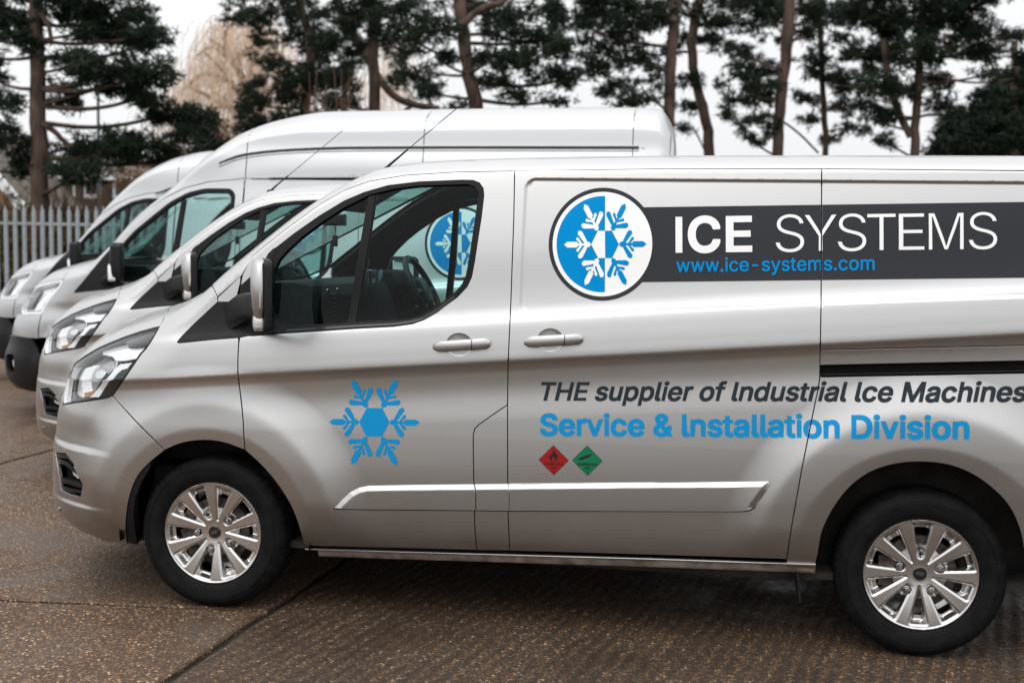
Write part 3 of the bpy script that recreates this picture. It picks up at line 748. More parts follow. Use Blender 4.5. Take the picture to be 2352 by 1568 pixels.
    H_('side_marker', [(1240, 250), (1300, 195), (1500, 130), (1740, 70), (1660, 275), (1400, 295), (1290, 290)], 'gloss', -.010)
    H_('daylight_strip', [(205, 1308), (215, 1140), (255, 880), (308, 880), (290, 1000), (268, 1150), (262, 1305)], 'lampw', -.002, .02)
    H_('reflector_blade', [(640, 1190), (790, 1190), (860, 1060), (960, 930), (1050, 800), (1130, 730), (1210, 700), (1290, 580), (1100, 600), (1000, 700), (900, 860), (800, 1000), (700, 1130)], 'refl', -.020, .02, tilt(1.0, .12))
    H_('lower_bezel', [(800, 1192), (880, 1060), (1000, 900), (1090, 780), (1160, 720), (1320, 680), (1400, 560), (1470, 520), (1300, 780), (1150, 1010), (1040, 1150), (960, 1190)], 'gloss', -.014)
    H_('reflector', [(330, 1120), (350, 900), (440, 700), (600, 560), (800, 470), (960, 500), (1040, 560), (1000, 690), (880, 880), (760, 1020), (660, 1140), (420, 1180)], 'refl', -.030, .03, bowl(650, 800, .15, .045), .01)
    H_('projector', [(640, 700), (720, 640), (830, 650), (890, 740), (870, 860), (800, 920), (700, 900), (640, 820)], 'lens', -.020, .03, None, .012, 60)
    H_('bulb_shade', [(660, 760), (700, 720), (780, 700), (820, 720), (810, 800), (760, 860), (700, 860), (660, 820)], 'chrome', -.028, .02, None, .008, 30)
    H_('reflector_foot', [(330, 1200), (360, 1120), (620, 1080), (640, 1140), (600, 1200), (400, 1230)], 'amber', -.034)
    H_('inner_bezel', [(290, 1240), (310, 1100), (340, 880), (420, 680), (470, 650), (380, 800), (345, 1000), (335, 1130), (380, 1200), (640, 1170), (700, 1190), (420, 1240)], 'lampdark', -.02)
    # ---- bumper (whole front, from centre line round to the wheel arch)
    uc = sh.xa-math.pi/2*W/2
    blow = [ZL([(858, 632)])[0]]
    bedge = ZL([(915, 640), (850, 632), (700, 610), (600, 570)])
    bl = A(ZL([(858, 632), (700, 610), (600, 570)]))
    hlb = A(ZH([(1040, 1165), (1030, 1172), (960, 1202), (900, 1217), (600, 1262), (400, 1287), (262, 1310), (205, 1316)]), 6)
    hltop_left = A(ZH([(205, 1310), (200, 1250), (212, 1120), (250, 890)]), 6)
    bp = np.concatenate([A(SEAM_BUMP)[:-1], A(smooth_open([(378, 1034)]+ARCH_F[10:], 2), 8)[:-1], bl, [[bl[-1, 0]-.08, .26], [-.5, .25], [uc, .24], [uc, .90], [hltop_left[-1, 0]-.10, .90], [hltop_left[0, 0]-.035, .84], [hltop_left[0, 0]-.01, hltop_left[0, 1]-.004]], hlb[::-1][1:-1]])
    fog = ZL([(372, 15), (440, 20), (495, 90), (510, 150), (558, 230), (542, 318), (470, 300), (410, 270), (395, 180), (378, 60)])
    fogA = loopA(sh, fog, step=6)
    arr = panel(sh, 'A', [seg(shrink(bp, .0025))], .009, .006, [seg(fogA)])
    am = mirror(sh, arr); pobj('front_bumper', join(arr, am), M['silver'], t)
    g1 = panel(sh, 'A', [seg(shrink(fogA, -.012))], .02, .02, off=-.04, fl=0)
    gobj = pobj('fog_lamp_recess', g1, M['dark'], t); pobj('fog_lamp_recess', mirror(sh, g1), M['dark'], t)
    for q in ([(376, 25), (440, 30), (500, 110), (500, 118), (440, 60), (378, 50)], [(380, 60), (440, 85), (512, 160), (500, 165), (430, 105), (384, 90)], [(400, 190), (430, 205), (545, 235), (556, 245), (548, 262), (420, 225), (404, 215)], [(412, 245), (440, 262), (545, 280), (548, 295), (450, 285), (415, 265)]):
        a = panel(sh, 'A', [seg(sh.px('A', ZL(q), True, 5))], .02, .02, off=-.008, fl=.03); o = pobj('grille_slat', a, M['black'], t); pobj('grille_slat', mirror(sh, a), M['black'], t)
    a = panel(sh, 'A', [seg(sh.px('A', ZL([(460, 115), (520, 120), (545, 200), (500, 195), (470, 170)]), True, 5))], .02, .02, off=-.016, fl=.02); pobj('fog_lamp', a, M['refl'], t); pobj('fog_lamp', mirror(sh, a), M['refl'], t)
    # bumper trim joint and parking sensor
    a = panel(sh, 'A', [seg(np.concatenate([A(ZL([(497, 88), (722, 96), (905, 214)]), 6), A(ZL([(903, 217), (720, 100), (497, 92)]), 6)]))], .05, .05, off=.0006, fl=0); pobj('bumper_joint', a, M['chrome'], t)
    c_ = sh.hit(ZL([(402, 397)]))[0]; nn = sh.grad(c_[None])[0]
    sm = MB().lathe([(.011, 0), (.011, -.003), (.009, -.004), (.001, -.004)], 16).mesh(); o = obj('parking_sensor', sm, 'silver2', t); o.location = c_+nn*.001
    o.rotation_mode = 'QUATERNION'; o.rotation_quaternion = Vector(-nn).to_track_quat('Y', 'Z')
    # grille between the headlights
    gr = np.array([[uc, .905], [hltop_left[-1, 0]-.10, .905], [hltop_left[0, 0]-.04, .845], [hltop_left[0, 0]-.004, .90], [hltop_left[-1, 0]-.008, hltop_left[-1, 1]], [uc, 1.04]])
    arr = panel(sh, 'A', [seg(gr)], .03, .02, off=-.01, fl=.02); pobj('radiator_grille', join(arr, mirror(sh, arr)), M['gloss'], t)
    # ---- bonnet, windscreen, roof in the (X, angle) chart
    B = lambda p, step=10: line_at(sh, 'B', p, step)
    htop = B(ZH([(250, 890), (300, 760), (420, 610), (560, 505), (800, 362), (1020, 265), (1250, 175), (1500, 92), (1700, 40), (1830, 8)]), 8)
    half = math.pi/2
    cow = [[-.20, R(50)], [-.30, R(70)], [-.34, half]]
    bonB = B(SEAM_BON)
    bon = np.concatenate([htop+[0, .004], bonB[1:], np.array([[-.22, B([(401, 699)])[-1, 1]+.12]]), np.array(cow), [[-.80, half], [-.90, half], [-.93, R(60)], [-.93, R(45)]]])
    arr = panel(sh, 'B', [seg(shrink(bon, .003))], .03, .03); pobj('bonnet', join(arr, mirror(sh, arr)), M['silver'], t)
    # A pillar outer edge down to the seam, windscreen edge 4 cm inboard of the silhouette
    topB = B(SEAM_TOP+[(1500, 388), (1887.3, 387.4), (2352, 392)]); topB = ext(topB, 3.97)
    pil = B(Z5([(1287, 515), (1380, 432), (1480, 345), (1560, 215)])); 
    segC = B(Z5([(1242, 420), (1287, 515)]))
    def wedge(X):   # angle of the windscreen edge at X: 13 cm inboard of the side
        P = sh.B(np.array([X]), np.array([R(60)])); return None
    wx = np.linspace(-.02, .86, 14)
    def edge_phi(X, inb):
        z = pchip(X, *sh.zt)-.02; y = sh.W/2-inb; ph = np.arctan2(z-sh.z0, y); return ph
    ins = np.interp(wx, [-.02, .3, .6, .86], [.225, .245, .30, .42])
    we = np.stack([wx, edge_phi(wx, ins)], 1)
    wtop = np.array([[.93, half-.35], [.96, half-.15], [.97, half]])
    wbot = np.array([[-.30, half], [-.26, R(70)], [-.12, R(50)]])
    scr = np.concatenate([we, wtop, wbot])
    arr = panel(sh, 'B', [seg(shrink(scr, .002))], .04, .04, off=-.004, fl=0); pobj('windscreen', join(arr, mirror(sh, arr)), M['screen'], t)
    arr = panel(sh, 'B', [seg(shrink(scr, -.004))], .04, .04, [seg(shrink(scr, .03))], off=-.0045, fl=0); pobj('windscreen_seal', join(arr, mirror(sh, arr)), M['rubber'], t)
    roof = np.concatenate([pil[:-1], topB, [[3.97, half]], wtop[::-1], we[::-1], segC])
    vm = np.concatenate([np.arange(.2, 1.1, .012), np.arange(1.1, 1.6, .03)])
    arr = panel(sh, 'B', [seg(shrink(roof, .002))], .04, .015, vmap=vm); pobj('roof', join(arr, mirror(sh, arr)), M['silver'], t)
    P_('cowl_panel', [np.array([[-.21, R(48)], [-.13, R(49)], [-.27, R(70)], [-.31, half], [-.335, half], [-.295, R(70)]])], mp='B', mt='black', gap=0, off=-.01)
    # ---- inner skin: dark door card, pillars, headlining
    lin = panel(sh, 'A', [seg(shrink(door, .02))], .06, .05, [seg(shrink(gl, -.012))], off=-.045, fl=0)
    pobj('door_lining', lin, M['cabin'], t); pobj('door_lining', mirror(sh, lin), M['cabin'], t)
    rl = panel(sh, 'B', [seg(np.concatenate([topB[:-30:2] if False else topB, [[3.97, half]], wtop[::-1], we[::-1]]))], .06, .05, off=-.03, fl=0)
    pobj('headlining', join(rl, mirror(sh, rl)), M['lining'], t)
    # closing plates inside, so that gaps read dark
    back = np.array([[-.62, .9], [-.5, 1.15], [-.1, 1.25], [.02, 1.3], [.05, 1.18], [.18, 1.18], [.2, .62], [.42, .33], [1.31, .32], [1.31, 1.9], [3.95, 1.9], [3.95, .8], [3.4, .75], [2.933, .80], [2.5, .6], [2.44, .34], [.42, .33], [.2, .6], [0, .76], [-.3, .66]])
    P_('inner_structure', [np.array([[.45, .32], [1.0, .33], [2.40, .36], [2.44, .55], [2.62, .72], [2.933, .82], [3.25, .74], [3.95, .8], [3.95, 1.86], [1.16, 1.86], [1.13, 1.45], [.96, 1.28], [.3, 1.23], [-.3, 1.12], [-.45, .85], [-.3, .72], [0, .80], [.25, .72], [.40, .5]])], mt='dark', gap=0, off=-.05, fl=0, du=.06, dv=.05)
    # ---- mouldings on the doors
    mo = [ZG([(212, 1063), (260, 1010), (320, 955), (380, 925), (440, 913), (700, 908), (1152, 903), (1165, 935), (1168, 1075), (700, 1070), (400, 1068)]),
          ZG([(1158, 903), (1383, 901), (1392, 935), (1392, 1078), (1172, 1075), (1168, 935)])]
    m3 = [(1168.5, 1109), (1500, 1106.5)]+ZI([(1000, 832), (1400, 826), (1800, 822), (1808, 838), (1780, 890), (1720, 980), (1690, 1015), (1640, 1035), (1580, 1040), (700, 1036)])+[(1170.5, 1170.5), (1171.5, 1140)]
    topl = sh.hit(dens(ZG([(212, 1063), (260, 1010), (320, 955), (380, 925), (440, 913), (700, 908), (1152, 903)])+[(1500, 1106.5)]+ZI([(1400, 826), (1800, 822), (1780, 890), (1690, 1015)]), 10))
    def mex(P):
        d = np.full(len(P), 9.)
        a = topl[:-1][:, [0, 2]]; b = topl[1:][:, [0, 2]]; e_ = b-a; Q = P[:, [0, 2]]; L = (e_**2).sum(1)
        for i in range(0, len(P), 3000):
            t_ = np.clip(((Q[i:i+3000, None]-a[None])*e_[None]).sum(2)/L, 0, 1); dd = np.sqrt(((a[None]+t_[..., None]*e_[None]-Q[i:i+3000, None])**2).sum(2)); d[i:i+3000] = dd.min(1)
        return .005+.012*np.clip(d/.020, 0, 1)
    for q in mo+[m3]:
        l = sh.px('A', q, True, 8); zt_ = []
        P_('door_moulding', [l], gap=.0015, ex=mex, fl=.022, du=.006, dv=.0035)
    gl1 = ZG([(205, 1066), (400, 1071), (700, 1073), (1168, 1077), (1390, 1080)])+ZI([(700, 1038), (1580, 1042), (1650, 1036), (1700, 1010), (1704, 1014), (1655, 1043), (1585, 1049), (700, 1046)])+ZG([(1390, 1088), (1168, 1085), (700, 1081), (400, 1078), (205, 1073)])
    P_('moulding_shade_strip', [loopA(sh, gl1)], mt='dark', off=.0012, gap=0, fl=0, du=.03)  # thin dark strip paints the shadow line below the mouldings
    # ---- sill and underbody
    def rail(name, px, prof, m_, off):
        P = sh.hit(dens(px, 60)); mb_ = MB().loft([[(p[0], p[1]+dy, p[2]+dz) for dy, dz in prof] for p in P]); mb2 = MB(); mb2.V = [(x, W-y, z) for x, y, z in mb_.V]; mb2.F = list(mb_.F)
        obj(name, mb_.mesh(), m_, t); obj(name, mb2.mesh(), m_, t)
    rail('sill_strip', [(702, 1259), (900, 1265), (1170, 1272.5), (1500, 1282), (1873, 1294.5)], [(.004, .005), (-.006, .0022), (-.009, -.001), (-.006, -.005), (.004, -.007)], 'silver', 0)
    rail('lower_sill', [(730, 1263), (900, 1269), (1170, 1277), (1500, 1287), (1873, 1300)], [(.004, .001), (.006, -.018), (.016, -.030), (.05, -.032), (.05, .001)], 'sill', 0)
    u = MB().box(-.85, -.3, .62, W-.62, .24, .5).box(-.3, 3.9, .12, W-.12, .27, .30).box(.45, 2.45, .13, W-.13, .26, .31).box(-.55, .5, .35, W-.35, .2, .30).box(.8, 2.2, .6, W-.5, .19, .28)
    u.tube([(.3, .9, .22), (1.5, .8, .21), (3.6, .7, .24)], .03, 8).box(-.5, .47, .32, W-.32, .3, .85).box(2.45, 3.45, .34, W-.34, .3, .85)
    obj('underbody', u.mesh(), 'under', t)
    # wheel arch liners
    for hx, rr_ in ((0, .435), (2.933, .468)):
        for side in (0, 1):
            V = []; F = []; n_ = 28; y0, y1 = (.055, .36) if not side else (W-.055, W-.36)
            for k in range(n_+1):
                a = R(-8+196*k/n_)
                for y in (y0, y1): V.append((hx+rr_*math.cos(a), y, .33+rr_*math.sin(a)))
            for k in range(n_): F.append((2*k, 2*k+1, 2*k+3, 2*k+2))
            c = len(V); V.append((hx, y1, .33))
            for k in range(n_): F.append((2*k+1, c, 2*k+3))
            obj('arch_liner', MB().add(V, F).mesh(), 'dark', t)
    # black lip of the front arch (leading edge) and mud flaps
    P_('arch_lip', [A(ZL([(1000, 90), (920, 180), (870, 320), (848, 470), (850, 560), (858, 632), (918, 642), (905, 560), (890, 450), (905, 330), (950, 210), (1010, 110)]), 6)], mt='black', gap=0, off=-.006, fl=.05)
    for x0, y0 in ((2.452, .05), (3.43, .06)):
        for side in (0, 1):
            ya, yb = (y0, y0+.2) if not side else (W-y0-.2, W-y0)
            z0_ = .19 if x0 > 2 else .22
            q = MB().loft([[(x0, ya, .36), (x0+.012, ya, .36), (x0+.012, yb, .36), (x0, yb, .36)], [(x0+.02, ya, z0_), (x0+.028, ya, z0_), (x0+.028, yb, z0_), (x0+.02, yb, z0_)]]).mesh()
            obj('mud_flap', q, 'black', t)
    # tail plate
    zz = np.linspace(.32, 1.92, 20); ww = sh.w(np.full(20, 3.97), zz); V = [(3.968, sh.W/2-w_, z) for w_, z in zip(ww, zz)]+[(3.968, sh.W/2+w_, z) for w_, z in zip(ww[::-1], zz[::-1])]
    obj('rear_doors', MB().add(V, [tuple(range(40))]).add([(v[0]-.02, v[1], v[2]) for v in V], [tuple(range(40))]).mesh(False), 'silver', t)
    # bulkhead behind the cab
    zz = np.linspace(.35, 1.88, 14); ww = sh.w(np.full(14, 1.5), zz)-.06
    V = [(1.5, sh.W/2-w_, z) for w_, z in zip(ww, zz)]+[(1.5, sh.W/2+w_, z) for w_, z in zip(ww[::-1], zz[::-1])]
    obj('bulkhead', MB().add(V, [tuple(range(28))]).mesh(False), 'cabin', t)
    # ---- door handles
    for cx, cy, L0, L1 in ((1054.3, 791.5, 996, 1127), (1264, 781, 1205, 1340)):
        g = sh.hit([(cx, cy)])[0]
        cup = [(cx+31*math.cos(a), cy+27.5*math.sin(a)) for a in np.linspace(0, 2*math.pi, 28)[:-1]]
        def cex(P, g=g): 
            d = np.hypot((P[:, 0]-g[0])/.058, (P[:, 2]-g[2])/.051); return .002-.016*np.clip(1-d**2, 0, 1)**.7
        for side in (0, 1):
            l = sh.px('A', cup, True, 6); a = panel(sh, 'A', [seg(l)], .006, .006, ex=cex, fl=.004)
            ch = pobj('handle_recess', a if not side else mirror(sh, a), M['silver'], t)
            pA = sh.hit([(L0, cy+4)])[0]; pB = sh.hit([(L1, cy-4)])[0]
            q = MB(); rings = []
            for k in range(15):
                s_ = k/14; p = pA*(1-s_)+pB*s_; e_ = math.sin(math.pi*min(1, max(0, s_)))
                hh = (.0225)*(min(1, (s_*14+.35)/1.6))**.5*(min(1, ((1-s_)*14+.35)/1.3))**.5; dd = .012+.022*math.sin(math.pi*s_)**.6
                cy_, cz_ = p[1]-dd+.004, p[2]
                rings.append([(p[0], cy_-.010*math.cos(b)-(.0), cz_+hh*math.sin(b)) if True else 0 for b in np.linspace(0, 2*math.pi, 17)[:-1]])
            q.loft(rings)
            if side: q.V = [(x, W-y, z) for x, y, z in q.V]
            ho = obj('door_handle', q.mesh(), 'silver', t)
            # lock barrel cover joint
            s_ = .70; p = pA*(1-s_)+pB*s_
            j = MB().box(p[0]-.001, p[0]+.001, p[1]-.0415, p[1]-.01, p[2]-.0215, p[2]+.0215)
            if side: j.V = [(x, W-y, z) for x, y, z in j.V]
            obj('handle_joint', j.mesh(False), 'dark', ho)
    # ---- door mirrors
    for side in (0, 1):
        fy = (lambda y: y) if not side else (lambda y: W-y); sx = lambda x, y: x-(y+.1)*.42
        mb = MB(); rings = []
        prof = [(1.262, .6, .248), (1.275, .85, .243), (1.32, 1, .235), (1.40, 1, .23), (1.47, .98, .232), (1.50, .9, .238), (1.512, .72, .246)]
        for z, k, xf in prof:
            y0, y1 = -.235*k-.0, .03
            pts = rrect((xf+.288)/2, (y0+y1)/2, (.288-xf)/2, (y1-y0)/2, min(.026, (.288-xf)*.45), 4)
            rings.append([(sx(x, y), fy(y), z) for x, y in pts])
        mb.loft(rings); mo_ = obj('door_mirror', mb.mesh(), 'silver', t)
        bz = MB(); r1 = [(x, z) for x, z in rrect(-.105, 1.367, .128, .150, .035)]
        bz.loft([[(sx(.284, y), fy(y), z) for y, z in r1], [(sx(.302, y), fy(y*1.0), z) for y, z in r1], [(sx(.312, y), fy(-.105+(y+.105)*.93), 1.367+(z-1.367)*.95) for y, z in r1]])
        obj('mirror_bezel', bz.mesh(), 'black', mo_)
        r2 = rrect(-.105, 1.367, .112, .134, .03); mg = MB().loft([[(sx(.3128, y), fy(y), z) for y, z in r2], [(sx(.3142, y), fy(y), z) for y, z in r2]]); obj('mirror_glass', mg.mesh(), 'mglass', mo_)
        ind = MB().loft([[(sx(x, y), fy(y), z) for x, y in rrect(.262, -.09, .024*k, .115*k, .015*k)] for z, k in ((1.285, .95), (1.262, 1.0), (1.24, .95), (1.225, .7))])
        obj('indicator_lamp', ind.mesh(), 'refl', mo_)
        ar = MB(); ring = []
        for x, y, z, hx_, hz_ in ((.02, .03, 1.235, .02, .035), (.09, -.01, 1.275, .04, .050), (.16, -.06, 1.312, .045, .052), (.215, -.115, 1.325, .040, .050), (.25, -.16, 1.325, .03, .046)):
            ring.append([(x+a, fy(y+.04+(-a*.6)), z+b) for a, b in rrect(0, 0, hx_, hz_, min(hx_, hz_)*.6)])
        ar.loft(ring); obj('mirror_arm', ar.mesh(), 'black', t)
    # ---- aerial
    an = MB(); b0 = Vector(atY(872, 389, 1.25)); b0.z -= .02; tip = Vector(atY(1111, 197, 1.25)); k1 = b0.lerp(tip, .27)
    an.loft([[(b0.x-.0+dx, b0.y+dy, b0.z+dz) for dx, dy in rrect(.03*s_, 0, .045*s_, .02*s_, .018*s_)] for s_, dz in ((1, -.02), (1, -.002), (.45, .016))])
    an.tube([b0+Vector((0, 0, -.005)), b0.lerp(tip, .12), k1], [.010, .006, .0045], 8).tube([k1, tip.lerp(k1, .04), tip], [.0022, .0022, .0028], 6)
    obj('aerial', an.mesh(), 'black', t)
    # ---- cab interior
    da = [(-.22, 1.24), (-.05, 1.36), (.10, 1.405), (.33, 1.415), (.41, 1.40), (.45, 1.35), (.43, 1.22), (.40, 1.02), (.30, .80), (-.2, .80)]
    mb = MB().loft([[(x, y, z) for x, z in da] for y in (.13, .5, 1.0, 1.5, W-.13)]); obj('dashboard', mb.mesh(True, .006), 'cabin', t)
    vent = MB()
    for y in (.22, .36): vent.tube([(.452, y, 1.385), (.462, y+.02, 1.345), (.452, y+.035, 1.29), (.442, y+.03, 1.25)], .0035, 6)
    obj('vent_surround', vent.mesh(), 'chrome', t)
    vb = MB()
    for k in range(6): vb.box(.43, .452, .245, .36, 1.26+.02*k, 1.266+.02*k)
    obj('air_vent', vb.mesh(False), 'black', t)
    cs = MB().loft([[(x, y, z) for x, z in ((.40, 1.40), (.47, 1.40), (.53, 1.25), (.56, 1.05), (.50, .90), (.35, .9))] for y in (.78, 1.12)])
    obj('centre_console', cs.mesh(True, .02), 'cabin', t)
    dsp = MB().loft([[(x, y, z) for x, z in ((.42, 1.31), (.44, 1.46), (.46, 1.46), (.46, 1.31))] for y in (.84, 1.08)]); obj('display_screen', dsp.mesh(True, .006), 'gloss', t)
    for y in (.86, .95, 1.04):
        kb = MB().lathe([(.024, .012), (.026, 0), (.02, -.016), (.001, -.016)], 20); o = obj('heater_dial', kb.mesh(), 'steel', t); o.rotation_euler = (0, 0, R(90)); o.location = (.55, y, 1.12)
    bn = MB().loft([[(x, y, z) for x, z in ((.28, 1.34), (.34, 1.45), (.45, 1.445), (.49, 1.38), (.47, 1.28))] for y in (1.24, 1.3, 1.6, 1.68)]); obj('instrument_hood', bn.mesh(True, .012), 'cabin', t)
    sw = bpy.data.objects.new('steering_wheel', None); link(sw, t); sw.location = (.585, 1.44, 1.345); sw.rotation_euler = (0, R(62), 0)
    tor = MB(); tor.tube([(.19*math.cos(a), .19*math.sin(a), 0) for a in np.linspace(0, 2*math.pi, 49)], .0165, 10, False); obj('wheel_rim', tor.mesh(), 'black', sw)
    hb = MB().loft([[(x, y, z) for x, y in rrect(0, 0, .075*s_, .085*s_, .03*s_)] for z, s_ in ((-.05, .9), (.005, 1), (.02, .75))]); obj('airbag_pad', hb.mesh(), 'black', sw)
    sp = MB().tube([(0, .06, 0), (0, .185, 0)], .014, 8).tube([(0, -.06, 0), (0, -.185, 0)], .014, 8).tube([(.05, 0, 0), (.185, 0, 0)], .018, 8); obj('spoke', sp.mesh(), 'black', sw)
    st = MB().tube([(.60, 1.44, 1.34), (.35, 1.44, 1.20)], .04, 12); obj('steering_column', st.mesh(), 'cabin', t)
    for y in (.45, .85, 1.45):
        q = MB().loft([[(x, y+b, z) for b, x in rrect(0, x0_, wv, dv_, .05)] for z, x0_, wv, dv_ in ((.85, 1.26, .2, .10), (1.1, 1.30, .21, .08), (1.35, 1.35, .2, .06), (1.42, 1.37, .16, .05))])
        q.loft([[(x, y+b, z) for b, x in rrect(0, 1.05, .22, .26, .06)] for z in (.72, .86)]); obj('seat', q.mesh(), 'cabin', t)
        q = MB().loft([[(x, y+b, z) for b, x in rrect(0, 1.40, wv, .05, .03)] for z, wv in ((1.46, .10), (1.5, .13), (1.6, .12), (1.63, .09))]); obj('headrest', q.mesh(), 'cabin', t)
    fc = MB().loft([[(x, y, z) for x, z in ((-.3, .5), (1.5, .5), (1.5, .6), (-.3, .6))] for y in (.12, W-.12)]); obj('cab_floor', fc.mesh(False), 'cabin', t)
    # wipers' sun visor, dash camera with its cable
    dcp = Vector(atY(770, 505, .92)); dc = MB().loft([[(dcp.x+.045*k, dcp.y+a, dcp.z+b) for a, b in rrect(0, 0, .045, .028, .012)] for k in (-1, 1)]).tube([(dcp.x-.045, dcp.y-.02, dcp.z), (dcp.x-.09, dcp.y-.02, dcp.z)], .02, 12).tube([dcp, dcp+Vector((-.06, 0, .07))], .01, 6)
    dco = obj('dash_camera', dc.mesh(True, .003), 'black', t)
    cab = [dcp+Vector((0, 0, -.02)), dcp+Vector((.002, 0, -.08)), dcp+Vector((-.02, 0, -.17)), dcp+Vector((-.015, .02, -.26)), dcp+Vector((.08, .03, -.33)), dcp+Vector((.15, .0, -.33)), dcp+Vector((.14, 0, -.28)), dcp+Vector((.19, 0, -.30)), dcp+Vector((.20, 0, -.40))]
    obj('camera_cable', MB().tube([Vector(p) for p in smooth_open3(cab)], .0022, 6).mesh(), 'black', dco)
    obj('cable_clip', MB().box(dcp.x-.012, dcp.x+.012, dcp.y-.01, dcp.y+.01, dcp.z-.13, dcp.z-.075).mesh(True, .003), 'black', dco)
    vis = MB().loft([[(x, y, z) for x, z in ((.62, 1.86), (.42, 1.74), (.425, 1.73), (.63, 1.85))] for y in (.3, .85)]); obj('sun_visor', vis.mesh(True, .003), 'lining', t)
    decals(sh, t)
    # ---- wheels
    put_wheel(t, 0, .045, R(22)); put_wheel(t, 2.933, .045, 0)
    put_wheel(t, 0, W-.045, 0, True); put_wheel(t, 2.933, W-.045, 0, True)
    return t
def smooth_open3(p, it=2):
    p = [np.array(q) for q in p]
    for _ in range(it):
        o = [p[0]]
        for a, b in zip(p[:-1], p[1:]): o += [a*.75+b*.25, a*.25+b*.75]
        o.append(p[-1]); p = o
    return p
# ---------------------------------------------------------------- vinyl graphics
def flake():
    """polygons of the six armed snowflake, tip radius 1"""
    arms = []
    def arm(a, side=0):
        base = [[(.335, 0), (.385, .055), (.46, .058), (.51, .026), (.66, .026), (.685, .062), (.92, .062), (1.0, 0), (.92, -.062), (.685, -.062), (.66, -.026), (.51, -.026), (.46, -.058), (.385, -.055)],
                [(.43, .03), (.495, .028), (.665, .235), (.645, .29), (.60, .298), (.55, .272), (.44, .08)], [(.555, .02), (.605, .02), (.705, .115), (.685, .152), (.65, .152)]]
        base += [[(x, -y) for x, y in q] for q in base[1:]]
        c, s = math.cos(a), math.sin(a); return [[(x*c-y*s, x*s+y*c) for x, y in q] for q in base]
    polys = [[(.335*math.cos(R(60*i)), .335*math.sin(R(60*i))) for i in range(6)]]
    for k in range(6): polys += arm(R(60*k))
    return polys
def clip_half(poly, sx):
    """keep the part with x*sx >= 0"""
    out = []; n = len(poly)
    for i in range(n):
        a = poly[i]; b = poly[(i+1) % n]
        if a[0]*sx >= 0: out.append(a)
        if (a[0]*sx > 0 > b[0]*sx) or (a[0]*sx < 0 < b[0]*sx):
            t = a[0]/(a[0]-b[0]); out.append((0, a[1]+(b[1]-a[1])*t))
    return out if len(out) > 2 else None
